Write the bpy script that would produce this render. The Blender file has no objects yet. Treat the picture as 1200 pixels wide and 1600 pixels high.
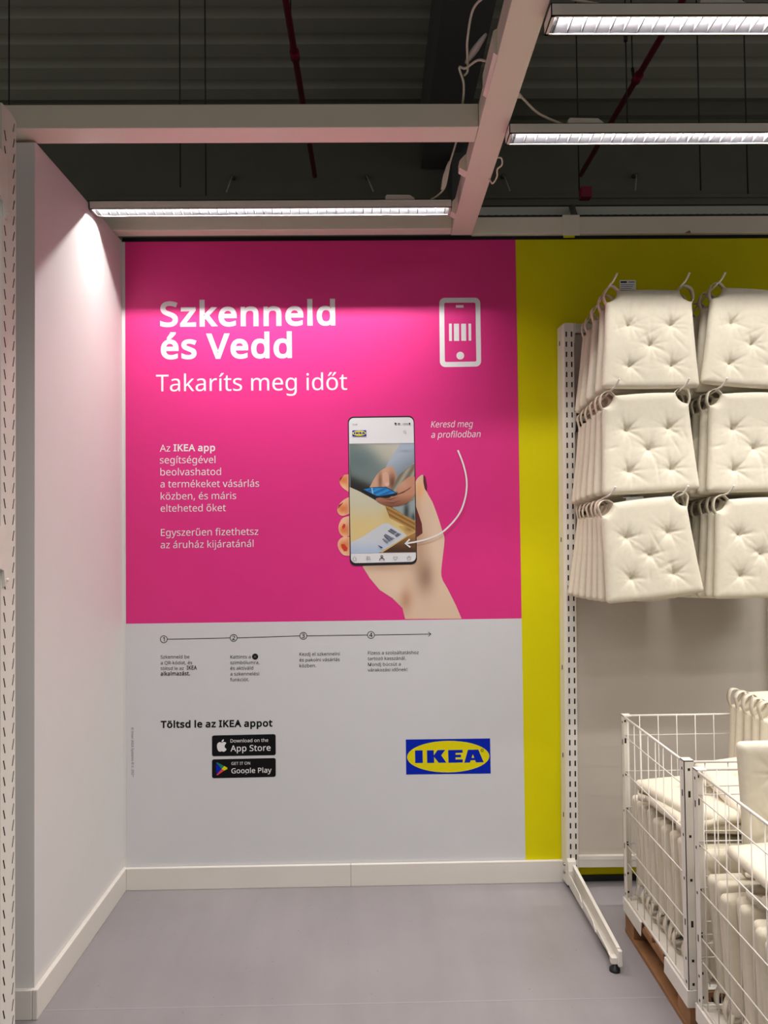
import bpy, bmesh, math, random
import numpy as np
from mathutils import Vector, Matrix
from mathutils.geometry import delaunay_2d_cdt, tessellate_polygon

SC = bpy.context.scene
COL = SC.collection
PI = math.pi

# ---------------------------------------------------------------- camera
FPX = 1120.0                       # focal length in pixels of a 1200 px wide frame
YAW, PITCH, ROLL = 0.0148, 0.0249, -0.0116
CAM_H = 1.75
def cam_axes():
    fwd = Vector((math.sin(YAW)*math.cos(PITCH), math.cos(YAW)*math.cos(PITCH), math.sin(PITCH)))
    right = Vector((math.cos(YAW), -math.sin(YAW), 0)); up = right.cross(fwd)
    c, s = math.cos(ROLL), math.sin(ROLL)
    return c*right + s*up, -s*right + c*up, fwd
CR, CU, CF = cam_axes()
cd = bpy.data.cameras.new('camera'); cam = bpy.data.objects.new('camera', cd); COL.objects.link(cam)
m = Matrix((CR, CU, -CF)).transposed().to_4x4(); m.translation = (0, 0, CAM_H); cam.matrix_world = m
cd.sensor_fit = 'HORIZONTAL'; cd.sensor_width = 36.0; cd.lens = FPX/1200*36.0
cd.clip_start = 0.05; cd.clip_end = 60
SC.camera = cam

# ---------------------------------------------------------------- world, unseen lamps, exposure
wd = bpy.data.worlds.new('store_ambience'); SC.world = wd; wd.use_nodes = True
bg = wd.node_tree.nodes['Background']; bg.inputs[0].default_value = (1.0, 0.97, 0.93, 1); bg.inputs[1].default_value = 0.17
def strip_lamp(x, y, power, length=1.5, z=3.19, spread=150):      # the same batten lamps go on behind the camera
    l = bpy.data.lights.new('batten_light', 'AREA'); l.shape = 'RECTANGLE'; l.size = length; l.size_y = 0.06
    l.energy = power; l.spread = math.radians(spread); l.color = (1.0, 0.97, 0.94)
    o = bpy.data.objects.new('batten_light', l); o.location = (x, y, z); COL.objects.link(o)
for y in (1.3, 0.5, -0.4, -1.4):
    strip_lamp(1.31, y, 10); strip_lamp(-0.42, y, 9)
strip_lamp(3.1, 2.6, 20); strip_lamp(3.1, 2.0, 20)
LAMP_EMIT, RIGHT_EMIT = 1420.0, 880.0      # the poster lamp is the brighter one
SC.view_settings.view_transform = 'Standard'; SC.view_settings.look = 'None'
SC.view_settings.exposure = 0.0; SC.view_settings.gamma = 1.0; SC.view_settings.use_curve_mapping = False

# ---------------------------------------------------------------- materials
def lin(c):
    c = c/255.0
    return c/12.92 if c <= 0.04045 else ((c+0.055)/1.055)**2.4
def mat(name, rgb, rough=0.5, metal=0.0, noise=0.0, nscale=40.0, bump=0.0, bscale=200.0, emit=None, spec=0.5, lin_rgb=None):
    M = bpy.data.materials.new(name); M.use_nodes = True
    nt = M.node_tree; b = nt.nodes['Principled BSDF']
    c = lin_rgb if lin_rgb else tuple(lin(v) for v in rgb)
    b.inputs['Base Color'].default_value = (*c, 1); b.inputs['Roughness'].default_value = rough; b.inputs['Metallic'].default_value = metal
    b.inputs['Specular IOR Level'].default_value = spec
    if noise or bump:
        tc = nt.nodes.new('ShaderNodeTexCoord')
    if noise:
        n = nt.nodes.new('ShaderNodeTexNoise'); n.inputs['Scale'].default_value = nscale; n.inputs['Detail'].default_value = 4
        nt.links.new(tc.outputs['Object'], n.inputs['Vector'])
        r = nt.nodes.new('ShaderNodeMapRange'); r.inputs[1].default_value = .25; r.inputs[2].default_value = .75
        r.inputs[3].default_value = 1-noise; r.inputs[4].default_value = 1+noise
        nt.links.new(n.outputs[0], r.inputs[0])
        mx = nt.nodes.new('ShaderNodeVectorMath'); mx.operation = 'SCALE'; mx.inputs[0].default_value = c
        nt.links.new(r.outputs[0], mx.inputs['Scale']); nt.links.new(mx.outputs[0], b.inputs['Base Color'])
    if bump:
        n2 = nt.nodes.new('ShaderNodeTexNoise'); n2.inputs['Scale'].default_value = bscale; n2.inputs['Detail'].default_value = 3
        nt.links.new(tc.outputs['Object'], n2.inputs['Vector'])
        bp = nt.nodes.new('ShaderNodeBump'); bp.inputs['Strength'].default_value = bump; bp.inputs['Distance'].default_value = 0.002
        nt.links.new(n2.outputs[0], bp.inputs['Height']); nt.links.new(bp.outputs[0], b.inputs['Normal'])
    if emit:
        b.inputs['Emission Color'].default_value = (1.0, 0.965, 0.945, 1); b.inputs['Emission Strength'].default_value = emit
    return M
WHITE = mat('white_wall_paint', (226, 223, 219), .6, noise=.012, nscale=6, bump=.05, bscale=300)
TRIM = mat('white_baseboard', (228, 222, 213), .42, noise=.03, nscale=3)
BEAM = mat('cream_beam_paint', (238, 228, 210), .38, noise=.015, nscale=5)
STEEL = mat('white_powder_coat', (230, 224, 214), .38, noise=.02, nscale=12)
PANEL = mat('grey_white_back_panel', (207, 197, 185), .45, noise=.03, nscale=3, bump=.05)
PINK = mat('pink_vinyl', None, .42, lin_rgb=(.74, .034, .235), noise=.015, nscale=8, bump=.03, bscale=500, spec=.3)
SHEET = mat('white_vinyl', (215, 215, 217), .45, noise=.012, nscale=8, bump=.03, bscale=500)
YELLOW = mat('yellow_wall_paint', None, .6, lin_rgb=(.73, .66, .003), noise=.02, nscale=5, spec=.1)
PWHITE = mat('white_print', (235, 233, 234), .45)
PBLACK = mat('black_print', (16, 16, 18), .5, spec=.15)
PGREY = mat('grey_print', (120, 118, 120), .45)
PBLUE = mat('blue_print', None, .5, lin_rgb=(.001, .018, .42), spec=.12)
PYEL = mat('yellow_print', None, .5, lin_rgb=(.78, .68, .005), spec=.12)
PGREEN = mat('green_print', (0, 120, 90), .45)
PRED = mat('red_print', (225, 60, 50), .45)
DARK = mat('recess_shade', (18, 17, 17), .8)  # black colour stands in for shade in slots, holes and the wall gap
BLACKRUB = mat('black_rubber', (20, 22, 26), .5)
FABRIC = mat('unbleached_cotton', (227, 218, 197), .85, noise=.035, nscale=60, bump=.35, bscale=700, spec=.2)
STRAP = mat('cotton_strap', (225, 215, 195), .85, noise=.03, nscale=80, bump=.3, bscale=900, spec=.2)
PAPER = mat('white_label_paper', (232, 232, 232), .6)
WOOD = mat('pallet_wood', (150, 106, 68), .7, noise=.22, nscale=9, bump=.25, bscale=60)
DECK = mat('dark_ceiling_paint', (192, 192, 174), .8, noise=.06, nscale=3)
DARKWALL = mat('dark_wall_paint', (132, 132, 118), .85, noise=.08, nscale=2)
GIRD = mat('dark_girder_paint', (105, 105, 105), .8, noise=.05, nscale=2)
TRAY = mat('lit_cable_tray', (228, 230, 222), .5)  # tray side brightened in colour, as little light reaches it
TRAY_SHADE = mat('shaded_cable_tray', (34, 37, 42), .5)  # same tray darkened, shade of its underside put into the colour
PIPE = mat('dark_red_pipe', (150, 26, 60), .4)
ROD = mat('dark_rod', (40, 39, 36), .5)
CABLE = mat('white_cable', (226, 214, 196), .4)
REFL = mat('lamp_reflector', None, .5, lin_rgb=(.062,.060,.064), spec=.2)
EMIT = mat('lamp_emitter', (255, 255, 255), .5, emit=LAMP_EMIT)
EMIT_R = mat('lamp_emitter_soft', (255, 255, 255), .5, emit=RIGHT_EMIT)
ZINC = mat('zinc_bolt', (170, 170, 168), .3, metal=.9)
CLEAR = mat('translucent_plug', (196, 188, 182), .25)
PRINT = bpy.data.materials.new('colour_print'); PRINT.use_nodes = True
_nt = PRINT.node_tree; _a = _nt.nodes.new('ShaderNodeAttribute'); _a.attribute_name = 'ink'
_nt.links.new(_a.outputs['Color'], _nt.nodes['Principled BSDF'].inputs['Base Color']); _nt.nodes['Principled BSDF'].inputs['Roughness'].default_value = .45

def floor_material():
    M = bpy.data.materials.new('grey_vinyl_floor'); M.use_nodes = True
    nt = M.node_tree; b = nt.nodes['Principled BSDF']; N = nt.nodes.new; L = nt.links.new
    tc = N('ShaderNodeTexCoord')
    n1 = N('ShaderNodeTexNoise'); n1.inputs['Scale'].default_value = 1.6; n1.inputs['Detail'].default_value = 5
    mp = N('ShaderNodeMapping'); mp.inputs['Scale'].default_value = (7, .9, 1); mp.inputs['Rotation'].default_value = (0, 0, .35)
    n2 = N('ShaderNodeTexNoise'); n2.inputs['Scale'].default_value = 1.2; n2.inputs['Detail'].default_value = 4
    L(tc.outputs['Object'], n1.inputs['Vector']); L(tc.outputs['Object'], mp.inputs[0]); L(mp.outputs[0], n2.inputs['Vector'])
    v = N('ShaderNodeTexVoronoi'); v.inputs['Scale'].default_value = 14; L(tc.outputs['Object'], v.inputs['Vector'])
    r1 = N('ShaderNodeValToRGB'); e = r1.color_ramp.elements
    e[0].position = .3; e[0].color = (*[lin(c) for c in (142, 136, 138)], 1); e[1].position = .7; e[1].color = (*[lin(c) for c in (153, 147, 149)], 1)
    L(n1.outputs[0], r1.inputs[0])
    r2 = N('ShaderNodeMapRange'); r2.inputs[1].default_value = .3; r2.inputs[2].default_value = .7; r2.inputs[3].default_value = .95; r2.inputs[4].default_value = 1.03; L(n2.outputs[0], r2.inputs[0])
    r3 = N('ShaderNodeMapRange'); r3.inputs[1].default_value = .02; r3.inputs[2].default_value = .07; r3.inputs[3].default_value = .72; r3.inputs[4].default_value = 1; L(v.outputs['Distance'], r3.inputs[0])
    mm = N('ShaderNodeMath'); mm.operation = 'MULTIPLY'; L(r2.outputs[0], mm.inputs[0]); L(r3.outputs[0], mm.inputs[1])
    sc = N('ShaderNodeVectorMath'); sc.operation = 'SCALE'; L(r1.outputs[0], sc.inputs[0]); L(mm.outputs[0], sc.inputs['Scale'])
    L(sc.outputs[0], b.inputs['Base Color']); b.inputs['Roughness'].default_value = .42
    return M
FLOOR = floor_material()

# ---------------------------------------------------------------- mesh helpers
class MB:
    def __init__(s): s.v, s.f, s.mi, s.sm = [], [], [], []
    def add(s, vs, fs, mi=0, smooth=False, M=None):
        o = len(s.v)
        s.v += [tuple(M @ Vector(p)) for p in vs] if M is not None else [tuple(p) for p in vs]
        for f in fs: s.f.append([i+o for i in f]); s.mi.append(mi); s.sm.append(smooth)
        return s
    def box(s, a, b, mi=0, bev=0.0, M=None):
        a = [min(p, q) for p, q in zip(a, b)], [max(p, q) for p, q in zip(a, b)]
        (x0, y0, z0), (x1, y1, z1) = a
        if not bev:
            return s.add([(x0,y0,z0),(x1,y0,z0),(x1,y1,z0),(x0,y1,z0),(x0,y0,z1),(x1,y0,z1),(x1,y1,z1),(x0,y1,z1)],
                         [(0,3,2,1),(4,5,6,7),(0,1,5,4),(1,2,6,5),(2,3,7,6),(3,0,4,7)], mi, M=M)
        bm = bmesh.new(); r = bmesh.ops.create_cube(bm, size=1)
        for v in bm.verts: v.co = (x0+(v.co.x+.5)*(x1-x0), y0+(v.co.y+.5)*(y1-y0), z0+(v.co.z+.5)*(z1-z0))
        bmesh.ops.bevel(bm, geom=list(bm.edges), offset=bev, segments=2, affect='EDGES', profile=.5)
        bm.verts.index_update()
        s.add([v.co[:] for v in bm.verts], [[v.index for v in f.verts] for f in bm.faces], mi, M=M); bm.free(); return s
    def tube(s, pts, r, n=8, mi=0, cap=True, smooth=True, M=None):
        P = [Vector(p) for p in pts]; V = []; F = []
        T = []
        for i in range(len(P)):
            t = (P[min(i+1, len(P)-1)]-P[max(i-1, 0)]).normalized(); T.append(t)
        u = T[0].orthogonal().normalized()
        for i, p in enumerate(P):
            u = (u - T[i]*u.dot(T[i])).normalized(); w = T[i].cross(u)
            rr = r[i] if isinstance(r, (list, tuple)) else r
            for k in range(n):
                a = 2*PI*k/n; V.append(p + (u*math.cos(a)+w*math.sin(a))*rr)
        for i in range(len(P)-1):
            for k in range(n):
                F.append((i*n+k, i*n+(k+1)%n, (i+1)*n+(k+1)%n, (i+1)*n+k))
        s.add(V, F, mi, smooth, M)
        if cap:
            s.add(V[:n], [tuple(reversed(range(n)))], mi, False, M); s.add(V[-n:], [tuple(range(n))], mi, False, M)
        return s
    def prism(s, poly, axis, a, b, mi=0, M=None):            # poly of 2-D points extruded along an axis
        def put(p, t): return {'x': (t, p[0], p[1]), 'y': (p[0], t, p[1]), 'z': (p[0], p[1], t)}[axis]
        n = len(poly); V = [put(p, a) for p in poly]+[put(p, b) for p in poly]
        return s.add(V, [tuple(reversed(range(n))), tuple(range(n, 2*n))]+[(i, (i+1)%n, n+(i+1)%n, n+i) for i in range(n)], mi, M=M)
    def data(s, name, mats, fix=True):
        me = bpy.data.meshes.new(name); me.from_pydata(s.v, [], s.f)
        for mm in (mats if isinstance(mats, (list, tuple)) else [mats]): me.materials.append(mm)
        me.polygons.foreach_set('material_index', s.mi); me.polygons.foreach_set('use_smooth', s.sm)
        if fix:
            bm = bmesh.new(); bm.from_mesh(me); bmesh.ops.remove_doubles(bm, verts=bm.verts, dist=1e-6)
            bmesh.ops.recalc_face_normals(bm, faces=bm.faces); bm.to_mesh(me); bm.free()
        return me
    def obj(s, name, mats, parent=None, fix=True):
        return link(name, s.data(name, mats, fix), parent)
def link(name, me, parent=None, loc=None):
    o = bpy.data.objects.new(name, me); COL.objects.link(o)
    if parent: o.parent = parent
    if loc: o.location = loc
    return o
def tag(o, label=None, cat=None, group=None, kind=None):
    for k, v in (('label', label), ('category', cat), ('group', group), ('kind', kind)):
        if v: o[k] = v
    return o
def thing(name, label, cat, loc=(0,0,0), rot=(0,0,0), group=None):
    o = bpy.data.objects.new(name, None); COL.objects.link(o); o.empty_display_size = .05
    o.location = loc; o.rotation_euler = rot
    return tag(o, label, cat, group)
def struct(o): o['kind'] = 'structure'; return o
def smooth_path(pts, k=6):
    P = [Vector(p) for p in pts]; out = []
    for i in range(len(P)-1):
        a, b, c, d = P[max(i-1,0)], P[i], P[i+1], P[min(i+2, len(P)-1)]
        for j in range(k):
            t = j/k
            out.append(.5*((2*b)+(c-a)*t+(2*a-5*b+4*c-d)*t*t+(3*b-a-3*c+d)*t**3))
    out.append(P[-1]); return out

# ---------------------------------------------------------------- measured sizes (metres)
D = 3.5865            # back wall
XL = -1.2488          # left wall face
YN = 2.6611           # near end of the left wall
ZT = 3.212            # top of the walls
BT, BH = .019, .107   # baseboard
PR, ZS = .7347, 1.2992  # right edge and seam of the poster
BZ = 3.2273           # underside of the frame beams
BX0, BX1 = .4039, .5118

# ---------------------------------------------------------------- setting
fl = MB().add([(-7,-5,0),(7,-5,0),(7,2.694,0),(-7,2.694,0)], [(0,1,2,3)]).add([(-7,2.697,0),(7,2.697,0),(7,9,0),(-7,9,0)], [(0,1,2,3)]).obj('floor', FLOOR); struct(fl)
MB().box((-7,2.693,-.004),(7,2.698,.0006)).obj('weld_seam', mat('floor_weld', (160,155,158), .4), fl)
wb = MB()
wb.box((XL-.12,D,0),(PR,D+.10,ZT), 0); wb.box((PR,D,0),(5,D+.10,ZT), 1)
struct(wb.obj('wall_back', [WHITE, YELLOW], fix=False))
wl = MB(); wl.box((XL-.16,YN,0),(XL,D+.1,ZT), bev=.0015)
struct(wl.obj('wall_left', WHITE))
MB().box((XL-.17,YN+.01,ZT),(XL-.002,D,ZT+.006)).obj('wall_cap', TRIM, bpy.data.objects['wall_left'])
def board(a, b): return MB().box(a, b, bev=.003)
o = board((XL+BT,D-BT,0),(-.1317,D,BH)).obj('baseboard_back', TRIM); struct(o)
board((-.1309,D-BT,0),(.9358,D,BH)).obj('board', TRIM, o)
o = board((XL,YN-BT,0),(XL+BT,D,BH)).obj('baseboard_left', TRIM); struct(o)
board((XL-.16,YN-BT,0),(XL-.0006,YN,BH-.001)).obj('board', TRIM, o)
struct(MB().box((.95,D-.012,0),(4,D,.028)).obj('trim_1', BLACKRUB))                       # dark plinth under the shelf rack
struct(MB().box((XL,D+.006,ZT),(4,D+.09,ZT+.024)).obj('gap_shade', DARK))                    # dark strip painted in for the shade above the wall
# corrugated roof deck, far wall, girder, column
rb = MB(); y = -4.0; prof = []
while y < 7.3:
    prof += [(y, 6.05), (y+.17, 6.05), (y+.20, 6.125), (y+.29, 6.125)]; y += .32
prof += [(7.35, 6.05)]
top = [(p[0], p[1]+.16) for p in prof]
V = [(-9, a, b) for a, b in prof]+[(9, a, b) for a, b in prof]; n = len(prof)
rb.add(V, [(i, i+1, n+i+1, n+i) for i in range(n-1)]); rb.box((-9,-4,6.22),(9,7.4,6.3))
struct(rb.obj('ceiling', DECK, fix=False))
wf = struct(MB().box((-9,7.2,0),(9,7.4,6.3)).box((-9,7.17,5.1),(9,7.2,5.13)).box((-9,7.12,5.92),(9,7.2,6.06)).obj('wall_far', DARKWALL, fix=False))
for x in (-1.379, -.03, 1.353, 2.697):
    q = MB().tube([(x,7.2,5.33),(x,7.12,5.31)], .022, 8, 0).tube([(x,7.12,5.31),(x+random.uniform(-.07,.09),7.08,5.13)], .007, 5, 1)
    q.obj('wall_pin', [GIRD, CABLE], wf)
struct(MB().box((.52,-3,5.40),(.89,7.15,6.04)).obj('trim_3', GIRD))                       # deep girder under the deck
struct(MB().box((.80,6.85,0),(.98,7.18,6.0)).obj('trim_4', GIRD))                          # steel column on the far wall

# ---------------------------------------------------------------- frame beams and lamps
def beam(a, b, label):
    o = MB().box(a, b, bev=.003).obj('frame_beam', BEAM); return tag(o, label, 'beam')
b1 = beam((BX0,-1.2,BZ),(BX1,3.565,BZ+.09), 'long cream frame beam running overhead from the back wall toward the viewer')
for y in (2.93, 3.33):
    MB().prism([(BX0-.03,BZ+.02),(BX0,BZ+.002),(BX0,BZ+.08),(BX0-.012,BZ+.07),(BX0-.03,BZ+.05)], 'y', y, y+.05).obj('beam_clip', BEAM, b1)
MB().prism([(BX0-.012,BZ+.01),(BX0,BZ+.002),(BX0,BZ+.088),(BX0-.012,BZ+.08)], 'y', 2.20, 2.42).obj('beam_clip', BEAM, b1)
beam((-2.6,2.595,BZ),(BX0-.001,2.70,BZ+.088), 'horizontal cream cross beam meeting the long beam from the left')
beam((XL-.155,3.486,BZ),(BX0-.001,3.558,BZ+.085), 'cream beam along the top of the pink poster wall')
b4 = beam((BX1+.001,3.567,BZ+.006),(3.2,3.60,BZ+.093), 'flat cream beam along the top of the yellow wall')
MB().box((.97,3.560,3.222),(1.057,3.5668,3.327), bev=.002).obj('joint_plate', BEAM, b4)
MB().box((.974,3.562,3.212),(1.03,3.5666,3.2225)).obj('yellow_tape', YELLOW, b4)
MB().prism([(1.59,3.233),(1.62,3.233),(1.615,3.246)], 'y', 3.563, 3.567).obj('torn_flake', WOOD, b4)

def batten(x0, x1, y, label, z=3.18, w=.082, h=.036, cell=.0408, box_x=None, glow=None):
    t = thing('batten_lamp', label, 'lamp', ((x0+x1)/2, y, z), group='louvred batten lamps under the ceiling frame')
    L = (x1-x0)/2; hw = w/2; rim = .007
    hb = MB()
    hb.box((-L,-hw,0),(L,-hw+.003,h)).box((-L,hw-.003,0),(L,hw,h)).box((-L,-hw,h-.002),(L,hw,h))
    hb.box((-L,-hw,0),(-L+.003,hw,h)).box((L-.003,-hw,0),(L,hw,h))
    hb.box((-L,-hw,0),(L,-hw+rim,.002)).box((-L,hw-rim,0),(L,hw,.002)).box((-L,-hw,0),(-L+.012,hw,.002)).box((L-.012,-hw,0),(L,hw,.002))
    hb.obj('housing', STEEL, t, fix=False)
    a = hw-rim
    rf = MB()
    for s in (-1, 1):
        rf.add([(-L+.003,s*a,.0022),(L-.003,s*a,.0022),(L-.003,s*.008,h-.003),(-L+.003,s*.008,h-.003)], [(0,1,2,3)])
    rf.obj('reflector', REFL, t, fix=False)
    EM = MB().add([(-L+.02,-.003,h-.0035),(L-.02,-.003,h-.0035),(L-.02,.003,h-.0035),(-L+.02,.003,h-.0035)], [(0,1,2,3)])
    EM.obj('light_strip', glow or EMIT, t, fix=False)
    bl = MB().add([(-.0014,-a,.0025),(.0014,-a,.0025),(.0014,a,.0025),(-.0014,a,.0025),(-.0009,-.014,.026),(.0009,-.014,.026),(.0009,.014,.026),(-.0009,.014,.026)],
                  [(0,3,2,1),(4,5,6,7),(0,1,5,4),(1,2,6,5),(2,3,7,6),(3,0,4,7)]).data('louvre_blade', REFL)
    n = int((2*L-.02)/cell)
    for i in range(n+1): link('louvre_blade', bl, t, (-n*cell/2+i*cell, 0, 0))
    if box_x is not None:
        q = MB().box((box_x-.115,-.02,h),(box_x+.115,.02,h+.005))
        q.prism([(box_x-.066,h+.005),(box_x+.06,h+.005),(box_x+.066,h+.016),(box_x+.045,h+.032),(box_x-.058,h+.034),(box_x-.066,h+.026)], 'y', -.016, .016)
        q.obj('driver_box', STEEL, t)
    return t
batten(XL+.004, .366, 3.20, 'white louvred batten lamp lighting the pink poster, ending at the left wall', z=3.186, box_x=.575)
batten(.508, 2.11, 2.593, 'white louvred batten lamp right of the long beam, the farther of two', box_x=-.515, glow=EMIT_R)
batten(.512, 2.11, 2.000, 'white louvred batten lamp at the top edge, nearest the viewer', box_x=-.30, glow=EMIT_R)

def cable(pts, label, r=.0042, plug=None):
    t = thing('power_cable', label, 'cable')
    MB().tube(smooth_path(pts), r, 8).obj('cord', CABLE, t)
    if plug:
        a, b, m2, clear = plug
        a, b = Vector(a), Vector(b)
        MB().tube([a, a.lerp(b,.12), a.lerp(b,.35), a.lerp(b,.5), a.lerp(b,.8), b], [.006,.008,.012,.0125,.009,.005], 10).obj('plug', m2, t)
    return t
cable([(.245,3.2,3.225),(.30,3.19,3.25),(.335,3.15,3.275),(.35,3.1,3.345),(.375,3.05,3.42),(.385,2.98,3.47),(.385,2.80,3.42),(.38,2.72,3.33)],
      'white power cable rising from the poster lamp to the cross beam', plug=((.322,3.155,3.262),(.352,3.105,3.365), CABLE, 0))
cable([(BX1+.002,2.52,3.31),(.55,2.54,3.305),(.62,2.57,3.262),(.72,2.593,3.232)], 'white power cable running to the middle batten lamp', plug=((BX1-.01,2.515,3.313),(.552,2.54,3.304), CABLE, 0))
cable([(.40,2.10,3.35),(.375,2.2,3.42),(.345,2.3,3.45),(.335,2.37,3.40),(.345,2.45,3.40),(.355,2.52,3.39),(.350,2.57,3.405)],
      'white power cable looping beside the long beam above the cross beam')
cable([(.40,2.38,3.33),(.375,2.42,3.36),(.345,2.5,3.385),(.325,2.52,3.40),(.345,2.56,3.37),(.35,2.62,3.34),(.345,2.66,3.325)],
      'white power cable with grey plug hanging behind the long beam', plug=((.347,2.50,3.405),(.394,2.355,3.405), CLEAR, 0))
cable([(BX1-.01,2.83,3.235),(.53,2.84,3.24),(.536,2.86,3.222),(.521,2.88,3.215),(.528,2.93,3.208),(.516,2.97,3.20),(.505,2.98,3.225)], 'small loop of white cable on the right side of the long beam', r=.0035)
cable([(BX1+.0,1.95,3.25),(.56,1.96,3.232),(.66,1.98,3.226),(.80,1.995,3.224)], 'white power cable lying on top of the nearest batten lamp')

# sprinkler pipes, rods, cable tray under the roof
def pipe(x, y0, y1, z, label, coup):
    t = thing('sprinkler_pipe', label, 'pipe')
    MB().tube([(x,y0,z),(x,y1,z)], .024, 12).obj('pipe_run', PIPE, t)
    MB().tube([(x,coup-.04,z),(x,coup+.04,z)], .036, 12).obj('coupling', PIPE, t)
    MB().tube([(x-.03,coup+.02,z+.03),(x-.03,coup+.02,z+.74)], .005, 6).tube([(x-.02,coup+.02,z+.02),(x-.03,coup+.02,z+.09)], .012, 6).obj('pipe_hanger', ROD, t)
pipe(-.548, 1.0, 7.1, 5.3, 'dark red sprinkler pipe left of the long beam', 5.27)
pipe(2.125, 1.0, 7.1, 5.3, 'dark red sprinkler pipe crossing behind the right batten lamps', 5.55)
for x, y, z1 in ((-2.30,4.55,3.98),(-1.198,4.5,3.93),(-1.06,4.60,3.925),(1.35,4.55,3.92),(1.91,5.2,4.6),(2.139,4.55,3.92),(2.473,4.6,3.92)):
    t = MB().tube([(x,y,z1),(x,y,6.1)], .0045, 6).tube([(x,y,5.35),(x,y,5.47)], .014, 6).obj('hanger_rod', ROD)
    tag(t, 'thin dark hanger rod dropping from the dark ceiling', 'rod', 'thin hanger rods under the dark ceiling')
t = thing('cable_tray', 'dark perforated cable tray behind the top of the yellow wall', 'cable tray', (0,4.55,3.745))
side = MB(); xs = []; x = -6.0
while x < 3.6: xs += [x, x+.033]; x += .05
xs.append(x)
zs = [0, .03, .043, .083, .096, .15]
def perforated(B, xs, zs, put):
    for i in range(len(xs)-1):
        for j in range(len(zs)-1):
            if i % 2 == 1 and j in (1, 3): continue
            B.add([put(xs[i],zs[j]),put(xs[i+1],zs[j]),put(xs[i+1],zs[j+1]),put(xs[i],zs[j+1])], [(0,1,2,3)])
perforated(side, xs, zs, lambda a, b: (a, .17, b)); side.obj('tray_side', TRAY, t)
bt = MB(); perforated(bt, xs, [0,.04,.07,.10,.13,.17], lambda a, b: (a+.15*b, b, 0)); bt.obj('tray_base', TRAY_SHADE, t)
MB().box((-6.0,-.003,0),(3.6,0,.018)).obj('tray_lip', TRAY_SHADE, t)
MB().box((-6.0,.19,.0),(3.6,.2,.17)).obj('tray_back', TRAY_SHADE, t)
t = thing('tray_bracket', 'dark bracket with a red end cap under the cable tray', 'bracket')
MB().tube([(1.345,4.70,3.88),(1.28,4.42,3.70)], .022, 6).obj('bracket_arm', GIRD, t)
MB().box((1.33,4.44,3.83),(1.40,4.50,3.90), bev=.006).obj('end_cap', PIPE, t)

# slotted upright at the left edge
def slant_slots(B, p, q, z0, z1, pitch, w0, w1, h, slant):
    """flat strip from plan point p to q with slanted slots between fractions w0..w1"""
    n = int((z1-z0)/pitch); p, q = Vector(p), Vector(q)
    P = lambda f, z: (*(p+(q-p)*f), z)
    for k in range(n):
        a, b = z0+k*pitch, z0+(k+1)*pitch; m0, m1 = a+(pitch-h)/2, b-(pitch-h)/2
        l0, r0, l1, r1 = w0, w1, w0+slant, w1+slant
        B.add([P(0,a),P(1,a),P(1,m0),P(r0,m0),P(l0,m0),P(0,m0)], [(0,1,2,3,4,5)])
        B.add([P(0,m0),P(l0,m0),P(l1,m1),P(0,m1)], [(0,1,2,3)]); B.add([P(r0,m0),P(1,m0),P(1,m1),P(r1,m1)], [(0,1,2,3)])
        B.add([P(0,m1),P(l1,m1),P(r1,m1),P(1,m1),P(1,b),P(0,b)], [(0,1,2,3,4,5)])
t = thing('slotted_upright', 'white slotted shelf upright at the left edge of the picture', 'shelf upright', (0,0,0))
u = MB(); A, Bq, Cq = (-1.138,2.207), (-1.134,2.2515), (-1.1305,2.281)      # its slotted faces look toward the poster wall side
slant_slots(u, A, Bq, .02, 3.021, .05, .44, .56, .030, -.18); slant_slots(u, Bq, Cq, .02, 3.071, .05, .42, .56, .032, .25)
u.add([(*A,3.02),(*Bq,3.02),(*Bq,3.085),(*A,3.088)], [(0,1,2,3)]); u.add([(*Bq,3.07),(*Cq,3.07),(*Bq,3.085)], [(0,1,2)])
u.add([(*Cq,.02),(-1.178,2.33,.02),(-1.178,2.33,3.07),(*Cq,3.07)], [(0,1,2,3)])
u.box((-1.26,2.209,.02),(-1.178,2.33,3.07)); u.add([(*A,.02),(-1.262,2.207,.02),(-1.262,2.207,3.088),(*A,3.088)], [(0,1,2,3)]); u.obj('post', STEEL, t, fix=False)
MB().prism([(-1.176,2.214),(-1.145,2.212),(-1.138,2.276),(-1.175,2.300)], 'z', .03, 3.03).obj('slot_shade', DARK, t)  # added black core, painted shade seen through the slots
MB().prism([(-1.175,2.21),(-1.143,2.21),(-1.136,2.27),(-1.175,2.31)], 'z', 0, .02).obj('foot', BLACKRUB, t)
for z0, z1 in ((1.59,1.775),(2.73,2.93)):
    MB().prism([(2.12,z1),(2.222,z1),(2.226,z0),(2.214,z0),(2.206,z0+.05),(2.12,z0+.07)], 'x', -1.137, -1.128).tube([(-1.134,2.225,z0+.02),(-1.122,2.225,z0+.02)], .005, 6).obj('shelf_bracket', STEEL, t)

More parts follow.
